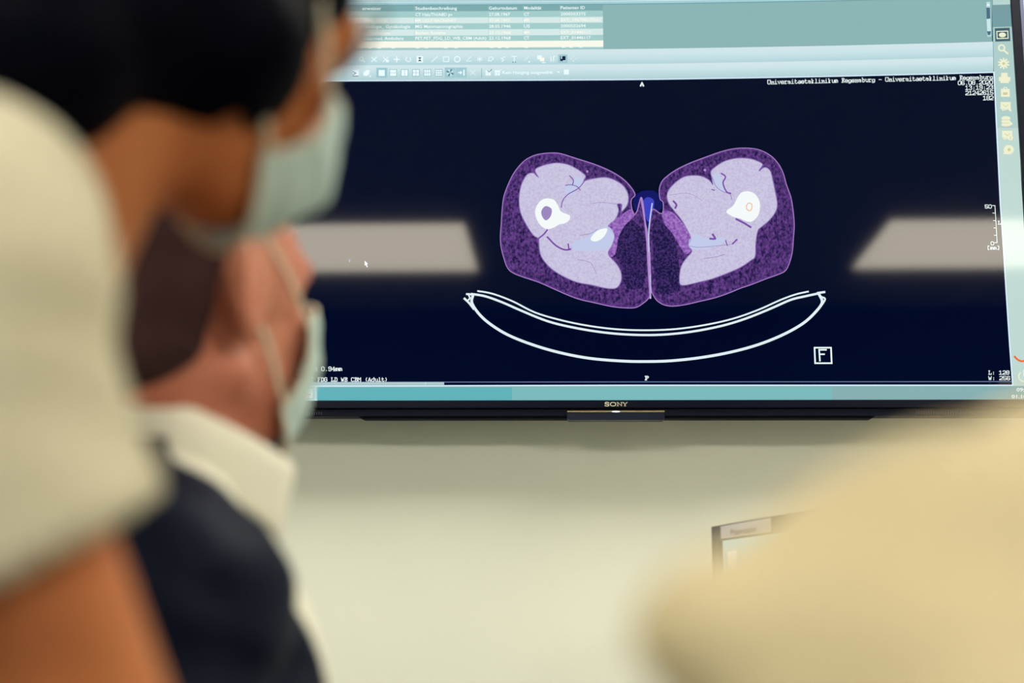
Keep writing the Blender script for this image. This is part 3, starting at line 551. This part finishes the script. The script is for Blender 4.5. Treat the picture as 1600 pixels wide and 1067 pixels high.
# ------------------------------------------------------------------ desk and side monitor in front of the wall
def frame_at(origin, xdir):
    x = Vector((xdir.x, xdir.y, 0)).normalized(); z = Vector((0, 0, 1)); y = z.cross(x)
    Mx = Matrix((x, y, z)).transposed().to_4x4(); Mx.translation = origin; return Mx
corner = at(1111.5, 823, 2.15)
ddir = C2W @ Vector(((428-800)/F, (953-533.5)/F, 1.0)); ddir.z = 0; ddir.normalize()
MW, MH = .50, .31
# local frame: x runs along the screen from its far edge towards the viewer, -y looks at the viewer's side
FM = frame_at(corner, -ddir)
def lm(x, y, z): return FM @ Vector((x, y, z))
fl = lm(0, -.1, 0); side = -1 if (CAM-corner).dot(FM.to_3x3() @ Vector((0, -1, 0))) > 0 else 1   # which side faces the viewer
def lbox(bm, lo, hi, bev=0): box(bm, (lo[0], min(lo[1]*-side, hi[1]*-side), lo[2]), (hi[0], max(lo[1]*-side, hi[1]*-side), hi[2]), bev, FM)
mo = thing('monitor', 'small dark framed monitor with a pale label, half hidden behind the blurred shoulder', 'monitor', tuple(lm(MW/2, 0, 0)))
def relto(o, t): o.matrix_parent_inverse = Matrix.Translation(-Vector(t.location)); return o
m_mon = mat('monitor_plastic', (10, 16, 50), 0.5, 0.2)
zb = -MH; bw = .034; bt = .022
bm = bmesh.new(); lbox(bm, (0, 0, -bt), (MW, .03, 0)); lbox(bm, (0, 0, zb), (bw, .03, -bt)); lbox(bm, (MW-bw, 0, zb), (MW, .03, -bt)); lbox(bm, (bw, 0, zb), (MW-bw, .03, zb+.03)); lbox(bm, (bw, .008, zb+.03), (MW-bw, .03, -bt))
relto(obj('casing', bm, m_mon, mo), mo)
bm = bmesh.new(); lbox(bm, (bw, .006, zb+.03), (MW-bw, .008, -bt)); relto(obj('screen', bm, emis('monitor_glow', (186, 222, 222), 1, .01), mo), mo)
bm = bmesh.new(); lbox(bm, (.050, -.0015, -bt+.002), (.262, 0, -.002)); lab = relto(obj('label_strip', bm, mat('label_paper', (190, 192, 205), .6, .2), mo), mo); lab['label'] = 'pale grey label strip'
vs, fs = glyphs('Präsentation', .02); a = min(v[0] for v in vs); b = max(v[0] for v in vs)
me = bpy.data.meshes.new('label_text'); me.from_pydata([tuple(FM @ Vector((.098+(v[0]-a)/(b-a)*.11, side*.0022, -.017+v[1]*.011))) for v in vs], [], fs)
relto(link('label_text', me, mat('label_ink', (120, 112, 130), .6), mo), mo)
bm = bmesh.new(); res = bmesh.ops.create_cone(bm, cap_ends=True, segments=20, radius1=.010, radius2=.014, depth=.03)
for v in res['verts']: v.co = FM @ (Vector((bw+.045, -side*.0055, -bt-.030))+Vector((v.co.x*1.6, v.co.y*.05, v.co.z*.9)))
relto(obj('bin_icon', bm, emis('icon_white', (240, 250, 250), 1), mo), mo)
desk_z = .745
bm = bmesh.new(); lbox(bm, (MW/2-.03, .02, desk_z+.012-corner.z), (MW/2+.03, .05, -.10), .004); relto(obj('stand_neck', bm, m_mon, mo), mo)
bm = bmesh.new(); lbox(bm, (MW/2-.11, -.06, desk_z-corner.z), (MW/2+.11, .13, desk_z+.014-corner.z), .004); relto(obj('stand_foot', bm, m_mon, mo), mo)
mc = lm(MW/2, 0, 0)
dk = thing('desk', 'plain pale desk under the small monitor', 'desk', (mc.x+.15, mc.y, 0))
m_desk = mat('desk_laminate', (205, 200, 185), .5, .3); dx0, dx1, dy0, dy1 = mc.x-.22, mc.x+.85, mc.y-.42, mc.y+.42
bm = bmesh.new(); box(bm, (dx0, dy0, desk_z-.028), (dx1, dy1, desk_z-.0005), .003); relto(obj('desk_top', bm, m_desk, dk), dk)
for x in (dx0+.04, dx1-.08):
    for y in (dy0+.04, dy1-.08):
        bm = bmesh.new(); box(bm, (x, y, 0), (x+.04, y+.04, desk_z-.028)); relto(obj('leg', bm, m_alu, dk), dk)

# ------------------------------------------------------------------ people
def basis(origin, yaw, pitch=0, roll=0):
    """x right, y forward, z up; yaw turns from +Y towards +X, pitch>0 tips the front down"""
    Mx = Matrix.Rotation(-rad(yaw), 4, 'Z') @ Matrix.Rotation(-rad(pitch), 4, 'X') @ Matrix.Rotation(rad(roll), 4, 'Y'); Mx.translation = origin; return Mx
def head_parts(bm, Mx, ear_out=.0, ears=True):
    E = lambda c, r, rot=None: ell(bm, c, r, Mx, rot)
    E((0, -.012, .035), (.076, .098, .082)); E((0, .022, .02), (.068, .075, .08)); E((0, .03, -.035), (.058, .062, .078))
    E((0, .052, -.085), (.036, .036, .026)); cap(bm, (-.048, .0, -.062), .018, (0, .062, -.092), .020, Mx); cap(bm, (.048, .0, -.062), .018, (0, .062, -.092), .020, Mx)
    cap(bm, (0, .093, .01), .008, (0, .114, -.03), .012, Mx); E((-.011, .103, -.036), (.009, .011, .008)); E((.011, .103, -.036), (.009, .011, .008))
    cap(bm, (-.045, .078, .024), .009, (-.012, .094, .02), .009, Mx); cap(bm, (.045, .078, .024), .009, (.012, .094, .02), .009, Mx)
    E((-.036, .070, -.022), (.018, .016, .014)); E((.036, .070, -.022), (.018, .016, .014))
    cap(bm, (-.02, .089, -.063), .006, (.02, .089, -.063), .006, Mx); cap(bm, (-.018, .087, -.074), .0065, (.018, .087, -.074), .0065, Mx)
    if ears:
        for s in (-1, 1):
            rot = Matrix.Rotation(s*rad(14+ear_out), 3, 'Z') @ Matrix.Rotation(rad(-8), 3, 'X')
            c = Vector((s*.072, .006, -.004))
            pts = [c+rot @ Vector((s*(.004+.004*math.cos(a)**2), (.019 if math.sin(a) > -.2 else .013)*math.cos(a)-.022, .034*math.sin(a))) for a in [x*2*math.pi/20 for x in range(20)]]
            tube(bm, [Mx @ p for p in pts], .0056, 8, True)
            E(c+rot @ Vector((-s*.001, -.019, .0)), (.0058, .018, .031), rot); E(c+rot @ Vector((s*.002, -.012, -.034)), (.006, .010, .010), rot); E(c+rot @ Vector((s*.004, -.018, .004)), (.006, .006, .018), rot); E(c+rot @ Vector((s*.003, -.003, -.006)), (.006, .006, .008), rot); E(c+Vector((-s*.006, .0, -.002)), (.012, .012, .026))
def hand(bm, wrist, dirv, up, s):
    """palm, four fingers and a thumb, gently curled"""
    d = Vector(dirv).normalized(); u = Vector(up); u = (u-d*u.dot(d)).normalized(); sd = d.cross(u)*s
    cap(bm, wrist, .025, wrist+d*.03, .026, flat=1); 
    for k in range(4): cap(bm, wrist+d*.02+sd*(k-1.5)*.014, .014, wrist+d*.085+sd*(k-1.5)*.019, .011)
    for k, L in enumerate((.068, .076, .072, .056)):
        p = wrist+d*.09+sd*(k-1.5)*.020; q = p+d*L*.5-u*.008; r = q+d*L*.3-u*.018; t = r+d*L*.15-u*.020
        cap(bm, p, .0095, q, .0088); cap(bm, q, .0088, r, .008); cap(bm, r, .008, t, .007)
    p = wrist+d*.03-sd*.028; q = p+d*.035-sd*.025-u*.008; r = q+d*.03-sd*.008-u*.012; cap(bm, p, .014, q, .011); cap(bm, q, .011, r, .009)
def torso_parts(bm, B, g=0.0, w=1.0, belly=1.0, up=0.0):
    E = lambda c, r: ell(bm, c, tuple(v+g for v in r), B)
    E((0, .0, -.20), (.155*w, .105, .17)); E((0, .02, -.36), (.145*w, .115*belly, .16)); E((0, .0, -.52), (.165*w, .12, .12)); E((0, -.01, -.10), (.15*w, .085, .09))
    for s in (-1, 1):
        cap(bm, (0, -.015, -.015), .052+g, (s*.15*w, -.01, -.055+up), .048+g, B); E((s*.165*w, -.005, -.075+up), (.055, .06, .06)); E((s*.07, .036, -.16), (.07, .05, .08))
def person(name, label, head, body, neckr, sh, elbow, wrist, hips, knees, feet, skin, w=1.0, lean_fix=None):
    """head/body: frames; elbow, wrist, knees, feet: world points for the left and right side"""
    t = thing(name, label, 'person', (hips.x, hips.y, 0))
    bm = bmesh.new(); head_parts(bm, head, sh.get('ear', 0), sh.get('ears', True))
    nb = body @ Vector((0, -.005, -.01)); nh = head @ Vector((0, -.022, -.055)); cap(bm, nb, neckr*1.12, nh, neckr); cap(bm, nb.lerp(nh, .5), neckr*.9, head @ Vector((0, .02, -.06)), neckr*.75)
    torso_parts(bm, body, 0, w, 1.0, sh.get('up', 0))
    for i, s in enumerate((-1, 1)):
        S0 = body @ Vector((s*.172*w, -.005, -.085+sh.get('up', 0))); cap(bm, S0, .048, elbow[i], .037); cap(bm, elbow[i], .037, wrist[i], .025)
        hand(bm, wrist[i], (wrist[i]-elbow[i]), Vector((0, 0, 1)), s)
        h0 = hips+(body.to_3x3() @ Vector((s*.09, 0, 0))); h0.z = hips.z; cap(bm, h0, .085, knees[i], .055); cap(bm, knees[i], .055, feet[i]+Vector((0, 0, .07)), .038)
        fw = (knees[i]-h0); fw.z = 0; fw.normalize(); cap(bm, feet[i]+Vector((0, 0, .05)), .036, feet[i]+fw*.14+Vector((0, 0, .034)), .028)
    o = link('body', fuse(bm, .0055, 5), skin, t, True); relto(o, t)
    return t
def trousers(t, body, hips, knees, feet, m):
    bm = bmesh.new(); ell(bm, hips+Vector((0, 0, .02)), (.185, .15, .13))
    for i, s in enumerate((-1, 1)):
        h0 = hips+(body.to_3x3() @ Vector((s*.09, 0, 0))); h0.z = hips.z; cap(bm, h0, .10, knees[i], .068); cap(bm, knees[i], .068, feet[i]+Vector((0, 0, .12)), .056)
    relto(link('trousers', fuse(bm, .009, 6), m, t, True), t)
def shoes(t, knees, hips, feet, m):
    for i in range(2):
        fw = knees[i]-hips; fw.z = 0; fw.normalize(); bm = bmesh.new(); cap(bm, feet[i]+Vector((0, 0, .048))-fw*.02, .046, feet[i]+fw*.16+Vector((0, 0, .04)), .038); 
        for v in bm.verts: v.co.z = max(v.co.z, .002)
        relto(link('shoe', fuse(bm, .006, 3), m, t, True), t)
def hair_cap(t, Mx, m, parts, cut=None):
    bm = bmesh.new()
    for c, r in parts: ell(bm, c, r, Mx)
    Mi = Mx.inverted()
    me = fuse(bm, .0055, 5, (lambda p: cut(Mi @ p)) if cut else None)
    relto(link('hair', me, m, t, True), t)
def face_mask(t, Mx, m, mloop, top=-.002, bot=-.125, wide=1.25):
    """pleated surgical mask bulging over nose and chin, edge piping and two ear loops"""
    NU, NV = 30, 22
    bm = bmesh.new(); rows = []
    for j in range(NV+1):
        v = j/NV; z = top+(bot-top)*v; row = []
        for i in range(NU+1):
            u = -1+2*i/NU; a = u*wide; zz_ = z*(1-.30*abs(u)**2)-.022*abs(u)**2*(1-v)
            ry = .110-.030*v**2.0+.012*math.sin(math.pi*v)+.014*math.exp(-((u)/.24)**2-((v-.28)/.32)**2); rx = .077-.016*v
            pl = .0014*math.sin(v*math.pi*6)*(1-abs(u)**3)
            row.append(bm.verts.new(Mx @ Vector(((rx+pl)*math.sin(a), .006+(ry-.006+pl)*math.cos(a), zz_))))
        rows.append(row)
    for j in range(NV):
        for i in range(NU): bm.faces.new((rows[j][i], rows[j][i+1], rows[j+1][i+1], rows[j+1][i]))
    me = bpy.data.meshes.new('mask'); bm.to_mesh(me); 
    edge = [[rows[0][i].co.copy() for i in range(NU+1)], [rows[-1][i].co.copy() for i in range(NU+1)], [r[0].co.copy() for r in rows], [r[-1].co.copy() for r in rows]]
    bm.free()
    me = evaluated(me, [('SOLIDIFY', dict(thickness=.0018, offset=0.0)), ('SUBSURF', dict(levels=1))])
    o = relto(link('face_mask', me, m, t, True), t)
    bm = bmesh.new()
    for e in edge: tube(bm, e, .0016, 6)
    obj('piping', bm, mloop, o)
    for s in (-1, 1):
        E_ = edge[3] if s > 0 else edge[2]; Mi = Mx.inverted(); a = Mi @ E_[1]; b = Mi @ E_[-2]
        pts = spline([tuple(a), (s*.074, .030, .016), (s*.080, .004, .034), (s*.078, -.008, .026), (s*.078, -.014, .0), (s*.078, -.008, -.026), (s*.078, .006, -.036), tuple(b)], 6, False)
        bm = bmesh.new(); tube(bm, [Mx @ Vector(q) for q in pts], .0022, 8); obj('ear_loop', bm, mloop, o, True)
    return o
def chair(name, label, x, y, zseat, yaw, m):
    t = thing(name, label, 'chair', (x, y, 0), None); B = Matrix.Rotation(-rad(yaw), 4, 'Z')
    def P(nm, fn, mm): bm_ = bmesh.new(); fn(bm_); o = obj(nm, bm_, mm, t, True); return o
    P('seat', lambda b: box(b, (-.22, -.22, zseat-.06), (.22, .22, zseat), .02, B), m)
    P('pole', lambda b: cap(b, (0, 0, .08), .028, (0, 0, zseat-.07), .022), m_alu)
    def star(b):
        for k in range(5): a = k*1.2566; cap(b, (0, 0, .085), .022, (.27*math.cos(a), .27*math.sin(a), .065), .014)
    P('base', star, m_alu)
    for k in range(5): a = k*1.2566; P('castor', lambda b: ell(b, (.27*math.cos(a), .27*math.sin(a), .028), (.028, .020, .028)), m_dark)
    return t
m_skin1 = mat('skin_tanned', (204, 132, 80), .55, .3, noise=(12, (176, 94, 52)), sss=.08)
m_skin2 = mat('skin_ruddy', (214, 152, 126), .55, .3, noise=(11, (176, 80, 62)), sss=.1)
m_skin3 = mat('skin_fair', (220, 180, 150), .55, .3)
m_hair1 = mat('black_hair', (1, 2, 14), .6, .04, noise=(120, (3, 4, 18)))
m_hair2 = mat('cropped_grey_brown_hair', (52, 36, 42), .8, .1, noise=(260, (84, 58, 58)), bump=.4)
m_cream = mat('cream_cotton', (208, 202, 178), .9, .1, noise=(14, (200, 193, 168)))
m_white = mat('white_shirt_cotton', (236, 234, 218), .85, .15)
m_suit = mat('navy_wool', (2, 12, 38), .62, .16, noise=(60, (5, 17, 46)))
m_mask = mat('mask_fleece', (200, 222, 220), .85, .1, noise=(30, (192, 216, 214)))
m_loop = mat('mask_elastic', (226, 218, 196), .8, .1)
m_trs = mat('dark_trousers', (34, 38, 50), .8, .1); m_shoe = mat('black_leather', (14, 14, 18), .4, .4); m_seat = mat('chair_fabric', (50, 58, 70), .8, .1)

# --- man in the navy suit, seen from behind his right shoulder
hm = basis(at(290, 466, 1.055), 35, -4)
bmn = basis(at(280, 745, 1.072), 76, -2)
nb = bmn.translation.copy()
hipm = Vector((nb.x-.05, nb.y-.04, .50)); fwd = Vector((math.sin(rad(60)), math.cos(rad(60)), 0)); rt = Vector((fwd.y, -fwd.x, 0))
kn = [hipm-rt*.12+fwd*.42+Vector((0,0,.0)), hipm+rt*.12+fwd*.42]; ft = [Vector((k.x, k.y, 0.005))+fwd*.03 for k in kn]
sho = lambda B, s, up=0.0: B @ Vector((s*.172, -.005, -.085+up))
elm = [sho(bmn, -1)+Vector((-.03, .04, -.27)), sho(bmn, 1)+rt*.03-fwd*.02+Vector((0, 0, -.26))]
wrm = [elm[0]+fwd*.15+Vector((0,0,-.17)), elm[1]+fwd*.16-rt*.04+Vector((0,0,-.16))]
man = person('person', 'person in navy suit and white shirt facing the screen, pale mask looped over one ear', hm, bmn, .056, {'ear': 8, 'up': -.02}, elm, wrm, hipm, kn, ft, m_skin2)
hair_cap(man, hm, m_hair2, [((0, -.022, .036), (.0785, .096, .083)), ((0, -.030, .0), (.074, .078, .06)), ((0, -.045, -.035), (.06, .052, .05))], lambda p: p.y > .022 or (p.z < .02 and p.y > -.028) or p.z < -.078)
face_mask(man, hm, m_mask, m_loop, top=.004, bot=-.122, wide=.98)
def jacket(bm, B, g):
    torso_parts(bm, B, g)
bm = bmesh.new(); torso_parts(bm, bmn, .012, up=-.02)
for i, s in enumerate((-1, 1)): cap(bm, sho(bmn, s, -.02), .058, elm[i], .048); cap(bm, elm[i], .048, wrm[i], .036)
relto(link('shirt', fuse(bm, .008, 5), m_white, man, True), man)
# collar: a standing band folded over, open at the throat
def collar(t, B, c, r, hgt, m, tilt=18, gap=.35, flare=.012):
    bm = bmesh.new(); rows = []; Rt = Matrix.Rotation(-rad(tilt), 3, 'X')
    prof = [(0, 0), (.004, .5), (.004, 1.0), (.010, 1.02), (flare+.004, .5), (flare+.010, -.15)]
    for i in range(41):
        a = -math.pi+gap+(2*math.pi-2*gap)*i/40; row = []
        for (dr, h) in prof:
            fr = abs(a)/math.pi   # 0 at the nape, 1 at the throat
            p = Rt @ Vector(((r+dr)*math.sin(a), -(r*1.08+dr)*math.cos(a), hgt*h*(1-.15*fr)-(0.02*fr**4 if h < .6 and dr > .005 else 0)))
            row.append(bm.verts.new(B @ (Vector(c)+p)))
        rows.append(row)
    for i in range(40):
        for j in range(len(prof)-1): bm.faces.new((rows[i][j], rows[i+1][j], rows[i+1][j+1], rows[i][j+1]))
    me = bpy.data.meshes.new('c'); bm.to_mesh(me); bm.free(); me = evaluated(me, [('SOLIDIFY', dict(thickness=.003, offset=0)), ('SUBSURF', dict(levels=1))])
    return relto(link('collar', me, m, t, True), t)
collar(man, bmn, (.010, -.008, .004), .076, .044, m_white, 24)
bm = bmesh.new(); torso_parts(bm, bmn, .022, up=-.02)
for i, s in enumerate((-1, 1)): cap(bm, sho(bmn, s, -.02), .064, elm[i], .058); cap(bm, elm[i], .060, wrm[i]-(wrm[i]-elm[i])*.08, .048)
Mi = bmn.inverted()
def cutj(p):
    q = Mi @ p; v = .03+max(0, (q.z+.40))*.31
    return (q.y > .0 and abs(q.x) < v and q.z > -.40) or (q.z > -.05 and math.hypot(q.x, q.y) < .100) or ((p-wrm[0]).length < .055) or ((p-wrm[1]).length < .055)
jk = relto(link('jacket', fuse(bm, .007, 5, cutj, .003, .010), m_suit, man, True), man)
trousers(man, bmn, hipm, kn, ft, m_suit); shoes(man, kn, hipm, ft, m_shoe)
chair('office_chair', 'office chair under the person in the navy suit', hipm.x, hipm.y, .382, 60, m_seat)

# --- nearest person at the left: black hair, mask, cream short sleeved shirt
hn = basis(at(288, 0, .79), 40, 20)
bn = basis(at(24, 450, .726), 70, 38)
UPN = .03
nbn = bn.translation.copy(); f2 = Vector((math.sin(rad(70)), math.cos(rad(70)), 0)); r2 = Vector((f2.y, -f2.x, 0))
hipn = Vector((nbn.x-.44, nbn.y-.14, .66)); fl2 = Vector((.90, -.44, 0)); rl2 = Vector((-.44, -.90, 0)); kn2 = [hipn-rl2*.10+fl2*.40, hipn+rl2*.10+fl2*.38]; kn2 = [Vector((k.x, k.y, .64)) for k in kn2]; ft2 = [Vector((k.x, k.y, .005)) for k in kn2]
eln = [sho(bn, -1, UPN)+Vector((-.12, -.03, -.22)), at(140, 1160, .575)]
wrn = [eln[0]+Vector((-.02, -.10, -.20)), eln[1]+fl2*.06+Vector((0, 0, -.20))]
nr = person('person', 'person with black hair and cream short sleeved shirt nearest at left, bare forearm below', hn, bn, .050, {'ears': False, 'up': UPN}, eln, wrn, hipn, kn2, ft2, m_skin1)
hair_cap(nr, hn, m_hair1, [((0, -.018, .045), (.092, .110, .090)), ((0, -.024, -.010), (.096, .098, .088)), ((.0, -.002, .03), (.090, .092, .06)), ((0, -.045, -.06), (.084, .070, .05)), ((0, -.070, -.098), (.082, .058, .052)), ((0, .008, -.038), (.098, .060, .055))], lambda p: (p.y > .075 and p.z < .075) or (p.y > .060 and p.z < .0) or (p.y > .025 and p.z < -.078))
face_mask(nr, hn, m_mask, m_loop, top=-.014, bot=-.115, wide=.88)
m_lens = bpy.data.materials.new('spectacle_lens'); m_lens.use_nodes = True
_n = m_lens.node_tree.nodes; _b = _n['Principled BSDF']; _b.inputs['Base Color'].default_value = (.72, .78, .74, 1); _b.inputs['Roughness'].default_value = .2; _b.inputs['Alpha'].default_value = .5  # milky lens colour stands in for bright light reflecting off the glass
def gp(x, y, z): return hn @ Vector((x, y, z))
bm = bmesh.new()
for s_ in (-1, 1): tube(bm, [gp(s_*.030+.023*math.cos(a), .095-.006*abs(math.cos(a)*.5+s_*.5), .026+.018*math.sin(a)) for a in [k*math.pi/10 for k in range(20)]], .0013, 6, True); tube(bm, [gp(s_*.053, .090, .030), gp(s_*.068, .086, .03), gp(s_*.082, .03, .018), gp(s_*.083, -.005, .012), gp(s_*.080, -.03, -.012)], .0014, 6)
tube(bm, [gp(-.008, .094, .028), gp(0, .104, .031), gp(.008, .094, .028)], .0013, 6)
gf = relto(obj('glasses', bm, mat('thin_metal_frame', (120, 118, 110), .35, .5, metal=.7), nr, True), nr)
for s_ in (-1, 1):
    bm = bmesh.new(); o_ = []
    for dy in (0, .0016): o_.append([bm.verts.new(gp(s_*.030+.0222*math.cos(a), .095+dy-.006*abs(math.cos(a)*.5+s_*.5), .026+.0172*math.sin(a))) for a in [k*math.pi/12 for k in range(24)]])
    bm.faces.new(o_[0]); bm.faces.new(o_[1][::-1])
    for k in range(24): bm.faces.new((o_[0][k], o_[1][k], o_[1][(k+1) % 24], o_[0][(k+1) % 24]))
    obj('lens', bm, m_lens, gf, True)
bm = bmesh.new(); torso_parts(bm, bn, .016, up=UPN)
for i, s in enumerate((-1, 1)):
    S0 = sho(bn, s, UPN); q = S0.lerp(eln[i], .60); cap(bm, S0, .064, q, .062)
Min = bn.inverted()
def cuts(p):
    q = Min @ p
    if q.z > -.02 and math.hypot(q.x, q.y-.005) < .066: return True
    for i, s in enumerate((-1, 1)):
        S0 = sho(bn, s, UPN); ax = (eln[i]-S0); L = ax.length; ax.normalize(); d = (p-S0).dot(ax)
        if d > L*.58 and ((p-S0)-ax*d).length < .085: return True
    return False
relto(link('shirt', fuse(bm, .007, 5, cuts, .003, .006), m_cream, nr, True), nr)
trousers(nr, bn, hipn, kn2, ft2, m_trs); shoes(nr, kn2, hipn, ft2, m_shoe)
chair('office_chair', 'tall office chair under the black haired person', hipn.x, hipn.y, .54, 60, m_seat)

# --- closest of all at the right: only the left shoulder of a cream shirt shows
br = basis(at(1010, 900, .42)+Vector((.243, .01, .032)), -4, 6)
nbr = br.translation.copy(); hr = basis(nbr+Vector((.0, .02, .17)), -10, 4)
hipr = Vector((nbr.x, nbr.y-.06, .55)); kr = [Vector((hipr.x-.1, hipr.y+.42, .52)), Vector((hipr.x+.1, hipr.y+.42, .52))]; fr = [Vector((k.x, k.y-.05, .005)) for k in kr]
elr = [at(1600, 1500, .44), nbr+Vector((.25, .0, -.34))]; wrr = [elr[0]+Vector((.05, .2, .0)), elr[1]+Vector((-.05, .2, .0))]
pr = person('person', 'person in cream shirt at right edge, only one large blurred shoulder and sleeve showing', hr, br, .054, {}, elr, wrr, hipr, kr, fr, m_skin3)
bm = bmesh.new(); torso_parts(bm, br, .014); cap(bm, br @ Vector((-.12, -.01, -.030)), .050, br @ Vector((-.222, -.012, -.052)), .024); cap(bm, br @ Vector((-.222, -.012, -.052)), .024, elr[0]+(sho(br, -1)-elr[0])*.45, .05)
for i, s in enumerate((-1, 1)): cap(bm, sho(br, s), .054, elr[i], .050); cap(bm, elr[i], .050, wrr[i], .036)
Mir = br.inverted()
m_beige = mat('beige_cotton', (204, 192, 158), .9, .1, noise=(14, (195, 180, 143)))
relto(link('shirt', fuse(bm, .007, 5, lambda p: (Mir @ p).z > -.01 and math.hypot((Mir @ p).x, (Mir @ p).y) < .062 or min((p-wrr[0]).length, (p-wrr[1]).length) < .04, .003, .012), m_beige, pr, True), pr)
hair_cap(pr, hr, m_hair2, [((0, -.018, .04), (.083, .104, .086)), ((0, -.035, .0), (.08, .08, .07))], lambda p: p.y > .05 or p.z < -.06)
trousers(pr, br, hipr, kr, fr, m_trs); shoes(pr, kr, hipr, fr, m_shoe)
chair('office_chair', 'office chair under the person with the blurred cream shoulder', hipr.x, hipr.y, .366, 0, m_seat)
